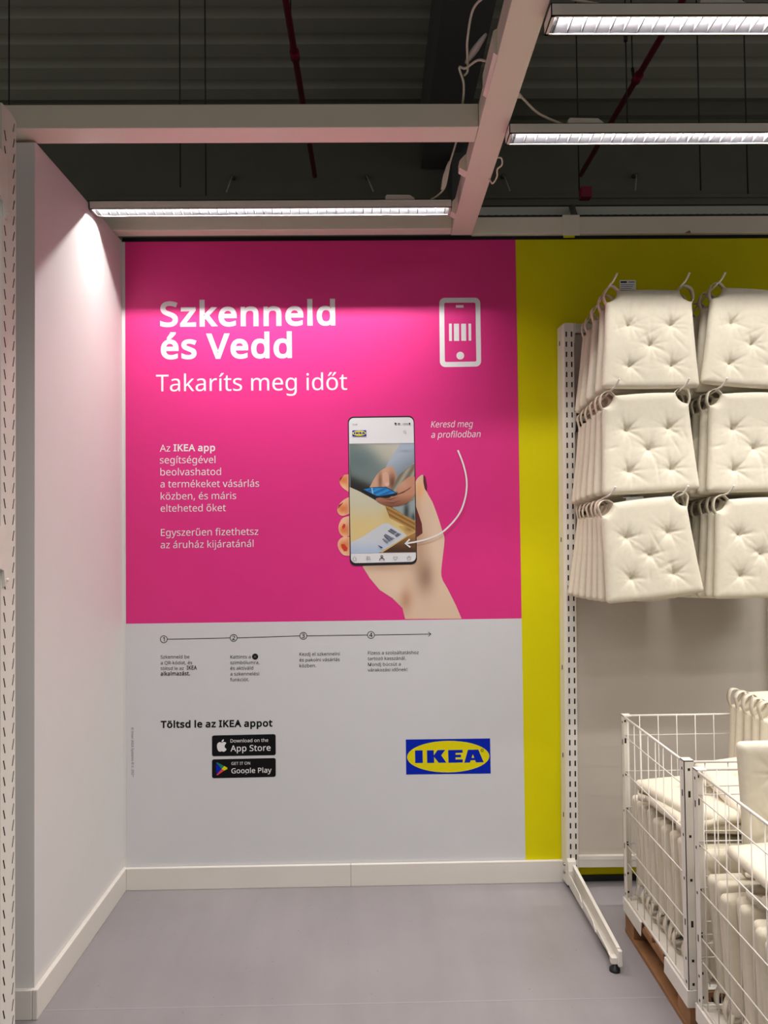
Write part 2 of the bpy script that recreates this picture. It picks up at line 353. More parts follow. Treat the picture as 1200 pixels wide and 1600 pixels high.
# ---------------------------------------------------------------- shelf rack on the right
LEAN = .0095
rack = thing('shelf_rack', 'white slotted wall rack carrying the hanging chair pads', 'rack', (.925, 0, 0), (0, LEAN, 0))
def rack_upright(x):
    u = MB(); yf = 3.50
    p = [(x-.012,3.585),(x-.008,3.515),(x+.001,3.50),(x+.0245,3.50),(x+.048,3.50),(x+.052,3.515),(x+.052,3.585)]
    u.prism([p[0],p[1],p[2],(p[2][0],3.585)], 'z', .02, 2.755)
    slant_slots(u, p[2], p[3], .03, 2.73, .05, .26, .56, .026, 0); slant_slots(u, p[3], p[4], .03, 2.73, .05, .36, .66, .026, 0)
    u.prism([p[4],p[5],p[6],(p[4][0],3.585)], 'z', .02, 2.74)
    u.box((x+.001,3.50,2.73),(x+.048,3.585,2.76)).box((x+.001,3.50,.02),(x+.048,3.585,.03))
    o = u.obj('upright', STEEL, rack, fix=False)
    MB().box((x+.003,3.512,.03),(x+.046,3.58,2.735)).obj('slot_shade', DARK, o)  # black box put inside as the shade behind the slots
    for z in (.33, .62, 1.05, 1.68, 2.66):
        MB().box((x-.0125,3.545,z),(x-.006,3.549,z+.022)).obj('key_hole', DARK, o)  # black blocks in place of holes, their shade is the colour
    f = MB().tube([(x+.022,3.535,.0),(x+.022,3.535,.022)], .02, 12).obj('levelling_foot', BLACKRUB, o)
    for z in (.07,.105):
        MB().tube([(x-.016,3.535,z),(x-.004,3.535,z)], .009, 8).obj('bolt', ZINC, o)
    return o
rack_upright(0); rack_upright(1.012)
for z0, z1 in ((2.345,2.715),(1.90,2.225),(.15,1.815)):
    o = MB().box((.056,3.535,z0),(1.003,3.55,z1), bev=.002).obj('back_panel', PANEL, rack)
MB().box((.052,3.56,.15),(1.008,3.57,2.73)).obj('backing', GIRD, rack)
MB().prism([(3.515,.098),(3.515,.135),(3.520,.150),(3.55,.152),(3.55,.098)], 'x', .053, 1.008).obj('base_rail', STEEL, rack)
MB().box((.0,3.52,2.735),(1.06,3.58,2.765), bev=.006).obj('top_rail', STEEL, rack)
# base leg on the floor
leg = thing('base_leg', 'white slotted base leg of the rack lying out along the floor', 'rack leg', (.938, 3.50, 0))
g = MB()
g.prism([(0,.125),(-.64,.088),(-.655,.082),(-.655,.045),(-.64,.04),(0,.03)], 'x', .012, .016)            # far flange
g.prism([(0,.128),(-.645,.092),(-.645,.086),(0,.122)], 'x', .002, .016)                                   # top lip
for a, b in ((-.02,-.22),(-.24,-.42),(-.44,-.62)):
    ha, hb = .105+.056*a, .105+.056*b
    g.prism([(a,ha-.022),(b+.03,hb-.020),(b,hb-.040),(b,.034),(a,.03)], 'x', -.016, -.012)
g.prism([(.0,.03),(-.63,.04),(-.63,.034),(0,.024)], 'x', -.016, .016)
g.obj('beam_arm', STEEL, leg, fix=False)
MB().prism([(0,.15),(-.02,.14),(-.03,.10),(-.03,.035),(0,.02)], 'x', -.02, .018).obj('hook_plate', STEEL, leg)
MB().box((.001,-.668,.030),(.017,-.648,.092), bev=.003).obj('end_cap', STEEL, leg)
MB().box((-.022,-.652,.030),(.006,-.625,.058), bev=.004).obj('foot_bracket', STEEL, leg)
MB().tube([(-.006,-.64,.0),(-.006,-.64,.010),(-.006,-.64,.014),(-.006,-.64,.03)], [.021,.021,.013,.009], 14).obj('levelling_foot', BLACKRUB, leg)

# hook rails
ROWS = [dict(zb=2.728, zt=2.803, name='top', pads=None), dict(zb=2.288, zt=2.345, name='middle'), dict(zb=1.842, zt=1.882, name='bottom')]
def rod_z(row, y): return row['zb']+(row['zt']-row['zb'])*(3.51-y)/(3.51-3.12)
HOOKX = [[1.045,1.362,1.515,1.83],[1.045,1.350,1.512,1.825],[1.020,1.335,1.530,1.84]]
for row, hx in zip(ROWS, HOOKX):
    xo = .925+LEAN*row['zb']
    t = thing('hook_rail', f'white {row["name"]} hook rail across the rack with four prongs holding chair pads', 'hook rail', (0,0,0))
    MB().box((xo+.05,3.505,row['zb']-.012),(xo+1.012,3.53,row['zb']+.012), bev=.002).obj('rail_bar', STEEL, t)
    for e in (xo+.052, xo+1.0):
        MB().prism([(3.495,row['zb']+.03),(3.53,row['zb']+.03),(3.53,row['zb']-.05),(3.515,row['zb']-.065),(3.505,row['zb']-.02),(3.495,row['zb']-.01)], 'x', e-.002, e+.004).obj('rail_bracket', STEEL, t)
    for i, x in enumerate(hx):
        z1 = rod_z(row, 3.12)
        dx = .012 if i % 2 == 0 else .010
        pts = [(x,3.505,row['zb']),(x,3.3,rod_z(row,3.3)),(x,3.10,z1+.004),(x+dx*.4,3.075,z1+.010),(x+dx*.9,3.058,z1+.024),(x+dx*1.4,3.046,z1+.042)]
        MB().tube(smooth_path(pts,4), .0042, 8).obj('prong', STEEL, t)

# ---------------------------------------------------------------- tufted chair pads
TW, BW, PH = .36, .424, .430
TUFTS = [(-.093,-.155),(.093,-.155),(0,-.243),(-.093,-.335),(.093,-.335)]
def pad_outline():
    o = []
    def arc(cx, cz, r, a0, a1, n):
        for i in range(n+1):
            a = math.radians(a0+(a1-a0)*i/n); o.append((cx+r*math.cos(a), cz+r*math.sin(a)))
    for i in range(13): o.append((-.132+.264*i/12, .004*math.sin(PI*i/12)-.001))
    arc(.190, .004, .056, 178, 268, 8)                       # concave strap notch, right
    for i in range(1, 24): o.append((.188+(BW/2-.188)*i/24-.002*math.sin(PI*i/24), -.052-(PH-.052-.016)*i/24))
    arc(BW/2-.016, -PH+.016, .016, 0, -90, 4)
    for i in range(1, 26): o.append((BW/2-.016-(BW-.032)*i/26, -PH-.003*math.sin(PI*i/26)))
    arc(-BW/2+.016, -PH+.016, .016, -90, -180, 4)
    for i in range(1, 24): o.append((-BW/2+(BW/2-.188)*i/24+.002*math.sin(PI*i/24), -PH+.016+(PH-.052-.016)*i/24))
    arc(-.190, .004, .056, -88, 2, 8)
    q = [o[0]]
    for p in o[1:]:
        if math.dist(p, q[-1]) > .0015: q.append(p)
    if math.dist(q[0], q[-1]) < .0015: q.pop()
    return q[::-1]
def pad_mesh(seed, step=.0065):
    rnd = random.Random(seed); out = pad_outline(); n = len(out)
    A = np.array(out); Bn = np.roll(A, -1, 0)
    gx, gz = np.meshgrid(np.arange(-BW/2, BW/2, step), np.arange(-PH, .01, step*.87)); gx = gx + (np.arange(gx.shape[0]) % 2)[:, None]*step/2
    pts = np.stack([gx.ravel(), gz.ravel()], 1)
    extra = []
    for tx, tz in TUFTS:                                     # finer points round the tufts
        for r in (.0015,.004,.007,.011):
            for k in range(10): extra.append((tx+r*math.cos(k*PI/5), tz+r*math.sin(k*PI/5)))
    for tx, tz in TUFTS: pts = pts[np.hypot(pts[:,0]-tx, pts[:,1]-tz) > .012]
    pts = np.vstack([pts, np.array(extra)])
    d = Bn-A
    def dist(P):
        t = np.clip(((P[:,None,:]-A)*d).sum(2)/(d*d).sum(1), 0, 1)
        return np.sqrt((((A+t[...,None]*d)-P[:,None,:])**2).sum(2).min(1))
    x, z = pts[:,0], pts[:,1]
    x1, z1 = A[:,0], A[:,1]; x2, z2 = Bn[:,0], Bn[:,1]
    c = ((z1 > z[:,None]) != (z2 > z[:,None])) & (x[:,None] < (x2-x1)*(z[:,None]-z1)/(z2-z1+1e-12)+x1)
    ins = c.sum(1) % 2 == 1
    pts = pts[ins]; dd = dist(pts); keep = dd > step*.45; pts, dd = pts[keep], dd[keep]
    V2 = [Vector(p) for p in out]+[Vector(p) for p in pts]
    vo, _, fo, ov, _, _ = delaunay_2d_cdt(V2, [(i, (i+1) % n) for i in range(n)], [], 1, 1e-7)
    P = np.array([(v.x, v.y) for v in vo]); nb = len(P)
    dv = dist(P); e = np.clip(dv/.032, 0, 1)
    T = .0105+.0145*np.sqrt(1-(1-e)**2)
    disp = np.zeros(nb); hard = np.zeros(nb)
    for tx, tz in TUFTS:
        dx, dz = P[:,0]-tx, P[:,1]-tz; r = np.hypot(dx, dz); th = np.arctan2(dz, dx); ph = rnd.uniform(0, 6.28)
        asym = np.where(dz > 0, 1.0, .85)
        disp += .0260*np.exp(-(r/(.0185*asym))**1.0)
        disp += .0070*np.exp(-np.abs(dz)/.0040)*np.exp(-np.abs(dx)/.020)
        w = np.clip(r/.012, 0, 1)*np.exp(-r/.034)
        disp += .0085*w*np.maximum(0, np.cos(5*th+ph))**3*np.where(np.abs(np.sin(th)) > .2, 1, .4)
        disp += .0050*w*np.maximum(0, np.cos(9*th+ph*2))**4
    for _ in range(7):                                       # long shallow creases
        cx, cz, a, ln = rnd.uniform(-.17,.17), rnd.uniform(-.40,-.08), rnd.uniform(0, PI), rnd.uniform(.02,.05)
        u = (P[:,0]-cx)*math.cos(a)+(P[:,1]-cz)*math.sin(a); v = -(P[:,0]-cx)*math.sin(a)+(P[:,1]-cz)*math.cos(a)
        disp += .0026*np.exp(-(v/.005)**2-(u/ln)**2)
    puck = .0012*np.sin(P[:,1]*170+rnd.uniform(0,6))*np.exp(-dv/.012)+.001*np.sin(P[:,0]*150)*np.exp(-dv/.012)
    front = -(T-disp*e**.5)+puck*e
    back = T*.8-.3*disp*e**.5
    B = MB()
    F = [list(f) for f in fo]
    B.v = [(P[i,0], front[i], P[i,1]) for i in range(nb)]+[(P[i,0], back[i], P[i,1]) for i in range(nb)]
    for f in F:
        B.f.append(f); B.f.append([i+nb for i in reversed(f)])
    ring = list(range(n))                                    # outline vertices come first
    mid = len(B.v); cen = P.mean(0)
    for i in ring:
        p, q = P[(i-1) % n], P[(i+1) % n]; t = q-p; nr = np.array([t[1], -t[0]]); nr /= max(np.hypot(*nr), 1e-9)
        B.v.append((P[i,0]+nr[0]*.0022, 0, P[i,1]+nr[1]*.0022))
    for i in ring:
        j = (i+1) % n
        B.f.append([i, j, mid+j, mid+i]); B.f.append([mid+i, mid+j, nb+j, nb+i])
    B.mi = [0]*len(B.f); B.sm = [True]*len(B.f)
    return B.data('pad_cushion', FABRIC)
def strap_mesh(side, seed):
    rnd = random.Random(seed); s = side; j = lambda a: a+rnd.uniform(-.003,.003)
    p = [(.126,-.008),(.138,.006),(.158,j(.019)),(j(.182),j(.014)),(j(.197),j(-.008)),(j(.196),-.034),(.186,-.062)]
    P = smooth_path([(a,0,b) for a, b in p], 5); B = MB(); w = .0155; th = .0013; V = []; F = []
    for i, q in enumerate(P):
        t = (P[min(i+1,len(P)-1)]-P[max(i-1,0)]).normalized(); nr = Vector((t.z,0,-t.x))
        ww = w*(.75+.25*math.sin(PI*i/(len(P)-1)))
        for a, b in ((-ww,-th),(ww,-th),(ww,th),(-ww,th)): V.append(((q.x+nr.x*b)*s, a, q.z+nr.z*b))
    for i in range(len(P)-1):
        for k in range(4): F.append((i*4+k, i*4+(k+1)%4, (i+1)*4+(k+1)%4, (i+1)*4+k))
    F += [(3,2,1,0), tuple(len(V)-4+k for k in range(4))]
    return B.add(V, F, 0, True).data('strap', STRAP)
PADS = [pad_mesh(s) for s in (3, 11, 23)]
STRAPS = [[strap_mesh(sd, k) for sd in (-1, 1)] for k in (1, 2, 3)]
def tag_mesh(kind):
    B = MB()
    if kind == 'up':      # a printed card standing above the top edge
        B.box((-.036,-.001,-.02),(.036,.001,.052), 0)
        B.box((-.032,-.0014,.040),(-.004,-.0011,.047), 1); B.box((.004,-.0014,.041),(.030,-.0011,.046), 2)
        for k in range(5): B.box((-.032,-.0014,.030-k*.008),(.028-.006*(k % 3),-.0011,.0325-k*.008), 2)
    else:                 # folded over the top edge
        B.prism([(-.030,.028),(.012,.031),(.014,.029),(-.029,.025)], 'x', -.042, .042, 0); B.prism([(-.030,.028),(-.033,.004),(-.030,.004),(-.028,.026)], 'x', -.036, .042, 0)
        B.prism([(-.012,.0296),(.006,.0308),(.006,.0312),(-.012,.0300)], 'x', -.005, .035, 1)
    return B.data('care_tag', [PAPER, PBLACK, PGREY])
TAGS = {k: tag_mesh(k) for k in ('up', 'fold')}
pad_count = 0
def place_pad(label, group, loc, rot=(0,0,0), variant=None, tags=None, straps=True, tag_x=0):
    global pad_count
    v = pad_count % 3 if variant is None else variant; pad_count += 1
    t = thing('chair_pad', label, 'chair pad', loc, rot, group)
    link('cushion', PADS[v], t)
    for k in (0, 1): link('strap', STRAPS[(v+pad_count) % 3][k], t)
    if tags: link('care_tag', TAGS[tags], t, (tag_x, .020 if tags == 'up' else 0, .004 if tags == 'up' else -.006))['label'] = 'white printed care tag'
    return t
ORD = ['first', 'second', 'third', 'fourth', 'fifth', 'sixth', 'seventh', 'eighth', 'ninth', 'tenth', 'eleventh']
rad = math.radians
STACKS = [
 ('top', 'left', 0, 1.2225, [3.12,3.195,3.30,3.395,3.455], [0,1.0,2.5,3,3.3], [0,0,0,0,0], 0),
 ('middle', 'left', 1, 1.195, [3.12,3.185,3.26,3.335,3.40,3.46], [-2.6,-.5,1,2,2.6,3], [.0,.0,0,0,0,0], 0),
 ('bottom', 'left', 2, 1.177, [3.12,3.175,3.235,3.30,3.36,3.415,3.467], [-6.2,-3.4,-1.8,-.6,1.4,3,5], [0,.005,.006,.006,.006,.006,.008], 0),
 ('top', 'right', 0, 1.690, [3.12,3.19,3.27,3.36,3.44], [4.4,2.5,1,0,0], [0,-.01,-.02,-.02,-.02], 0),
 ('middle', 'right', 1, 1.668, [3.12,3.185,3.25,3.33,3.41], [-.8,.5,1,1,1.5], [0,-.005,-.01,-.012,-.012], 0),
 ('bottom', 'right', 2, 1.685, [3.12,3.18,3.245,3.32,3.39,3.45], [-1.4,0,.5,1,1,1.5], [0,0,-.004,-.006,-.006,-.006], 0),
]
for rown, coln, ri, cx, ys, rolls, dxs, _ in STACKS:
    for i, (y, r, dx) in enumerate(zip(ys, rolls, dxs)):
        if i == 0: lab = f'off-white tufted chair pad at the front of the {rown} {coln} hanging stack'
        elif i == len(ys)-1: lab = f'off-white chair pad at the back of the {rown} {coln} hanging stack'
        else: lab = f'off-white chair pad {ORD[i]} from the front in the {rown} {coln} hanging stack'
        tg = {('top','left',0):('up', -.082), ('middle','right',0):('fold', .115), ('bottom','left',1):('fold', -.03)}.get((rown, coln, i))
        ln = -.004 if i == 0 else random.uniform(-.012,.006)
        place_pad(lab, f'chair pads hanging in the {rown} {coln} stack', (cx+dx, y, rod_z(ROWS[ri], y)-.0135), (ln, rad(r), rad(random.uniform(-1,1) if i else 0)), variant=(i+ri) % 3, tags=tg[0] if tg else None, tag_x=tg[1] if tg else 0)

# ---------------------------------------------------------------- wire crates on pallets
CX0, CW, CDP = 1.069, .80, .635
def build_crate(y0, label):
    t = thing('wire_crate', label, 'crate', (CX0, y0, .150))
    H = .785
    for (px, py, sx, sy) in ((0,0,1,1),(0,CDP,1,-1),(CW,0,-1,1),(CW,CDP,-1,-1)):
        p = MB(); w = .034
        p.box((px,py,-.05),(px+sx*.0025,py+sy*w,H)).box((px,py,-.05),(px+sx*w,py+sy*.0025,H)).box((px,py,H-.003),(px+sx*w,py+sy*w,H+.002))
        for k, z in enumerate((H-.030,H-.115,H-.26,H-.41,H-.56,.10,.02)):  # post holes are black patches, hole shade painted on
            hgt = .022 if k in (1, 4) else .009
            p.box((px+sx*.013,py-sy*.0006,z-hgt/2),(px+sx*.021,py+sy*.0031,z+hgt/2), 1); p.box((px-sx*.0006,py+sy*.013,z-hgt/2),(px+sx*.0031,py+sy*.020,z+hgt/2), 1)
        p.obj('corner_post', [STEEL, DARK], t, fix=False)
    wr, rr = .0022, .0048
    hx = MB().tube([(0,0,0),(CW-.03,0,0)], wr, 6).data('wire', STEEL); hy = MB().tube([(0,0,0),(0,CDP-.04,0)], wr, 6).data('wire', STEEL)
    vz = MB().tube([(0,0,.005),(0,0,H-.006)], wr*.85, 6).data('wire', STEEL)
    rx = MB().tube([(0,0,0),(CW-.03,0,0)], rr, 8).data('rim_rod', STEEL); ry = MB().tube([(0,0,0),(0,CDP-.04,0)], rr, 8).data('rim_rod', STEEL)
    for x in (.006, CW-.006):
        link('rim_rod', ry, t, (x,.02,H-.006))
        for z in (.155,.23,.385,.54,.695): link('wire', hy, t, (x,.02,z))
        for k in range(8): link('wire', vz, t, (x+.004*(1 if x < .1 else -1),.055+k*.075,0))
        link('rim_rod', ry, t, (x,.02,.006))
    for y in (.006, CDP-.006):
        link('rim_rod', rx, t, (.015,y,H-.006))
        for z in (.155,.23,.385,.54,.695): link('wire', hx, t, (.015,y,z))
        for k in range(9): link('wire', vz, t, (.078+k*.081,y+.004*(1 if y < .1 else -1),0))
    MB().box((.004,.004,-.004),(CW-.004,CDP-.004,.0)).obj('base_sheet', STEEL, t)
    for a, b in ((0,.20),(CDP-.20,CDP)):
        MB().prism([(-.006,-.058),(-.004,-.004),(.012,.004),(.012,0),(.0,-.006),(-.003,-.058)], 'y', a, b).box((-.006,(-.003 if a == 0 else CDP),-.058),(.055,(0 if a == 0 else CDP+.003),.0)).obj('corner_shoe', STEEL, t)
    return t
def build_pallet(y0, label):
    t = thing('pallet', label, 'pallet', (CX0, y0, 0)); L = CDP
    for k in range(3): MB().box((0+k*.36,0,0),(.08+k*.36,L,.020), bev=.002).obj('runner', WOOD, t)
    for k in range(3):
        for y in (0, L-.10): MB().box((.002+k*.36,y,.020),(.078+k*.36,y+.10,.105), bev=.002).obj('block', WOOD, t)
        MB().box((.002+k*.36,0,.105),(.078+k*.36,L,.124), bev=.002).obj('stringer', WOOD, t)
    for k in range(6): MB().box((0,k*.111,.124),(.8,k*.111+.08,.143), bev=.002).obj('deck_board', WOOD, t)
    return t
Y1, Y2 = 2.497, 1.795
build_pallet(Y1, 'brown wooden pallet under the rear wire crate'); build_pallet(Y2, 'brown wooden pallet under the front wire crate')
build_crate(Y1, 'white wire crate of chair pads nearest the wall rack'); build_crate(Y2, 'white wire crate of chair pads nearest the viewer')
def standing(yb, yc, n, z, where, xs):
    for i in range(n):
        y = yb+(yc-yb)*i/(n-1)
        place_pad(f'off-white chair pad standing {ORD[i]} from the wall end in the {where} crate', f'chair pads standing in the {where} crate',
                  (xs+random.uniform(-.006,.012), y, z), (rad(random.uniform(-2.5,2.5)), PI+rad(random.uniform(-2,2)), rad(random.uniform(-2,2))), variant=i % 3)
standing(Y1+CDP-.045, Y1+.05, 11, .166, 'rear', CX0+.025+.212)
standing(Y2+CDP-.045, Y2+.05, 11, .166, 'front', CX0+.025+.212)
for i in range(9):
    place_pad(f'off-white chair pad standing {ORD[i]} from the wall in the inner half of the rear crate', 'chair pads standing in the inner half of the rear crate',
              (1.665, Y1+CDP-.05-i*.064, .166), (rad(random.uniform(-2,2)), PI, 0), variant=i % 3)
# pads lying on top: local -Y (front) turned up
def lying(label, group, x, y, z, yaw=0, tx=0, ty=0, variant=0, tags=None, tag_x=0):
    Mx = Matrix.Translation((x,y,z)) @ Matrix.Rotation(rad(tx),4,'X') @ Matrix.Rotation(rad(ty),4,'Y') @ Matrix.Rotation(rad(yaw),4,'Z') @ Matrix.Rotation(rad(-90),4,'X') @ Matrix.Translation((0,0,PH/2))
    t = place_pad(label, group, Mx.translation, Mx.to_euler(), variant=variant, tags=tags, tag_x=tag_x); return t
lying('off-white chair pad tilted flat under another on the rear crate', 'chair pads lying on the rear crate', 1.318, 2.80, .640, 94, -2, 3, 1)
lying('off-white chair pad lying flat on top of the rear crate', 'chair pads lying on the rear crate', 1.315, 2.82, .684, 188, -1, -1, 2)
lying('off-white chair pad with a printed tag lying on the inner half of the rear crate', 'chair pads lying on the rear crate', 1.50, 2.70, .745, 182, 16, -6, 0)
for i, y in enumerate((3.075,3.03,2.985,2.935,2.89)):
    place_pad(f'off-white chair pad standing straps up on the rear crate, {ORD[i]} from the wall', 'chair pads standing straps up on the rear crate',
              (1.712+.008*i, y, 1.034-.003*i), (rad(random.uniform(-2,1)), rad(random.uniform(-1,1)), 0), variant=i % 3)
place_pad('off-white chair pad standing upright on the front crate, straps down', 'chair pads on the front crate', (1.385, 2.345, .618), (rad(-3), PI, rad(-2)), variant=1)
lying('off-white chair pad lying flat on top of the front crate', 'chair pads on the front crate', 1.325, 2.085, .715, 180, 3, -4, 0)
lying('off-white chair pad tilted below the flat one on the front crate', 'chair pads on the front crate', 1.36, 2.02, .640, 92, 1, -3, 2)

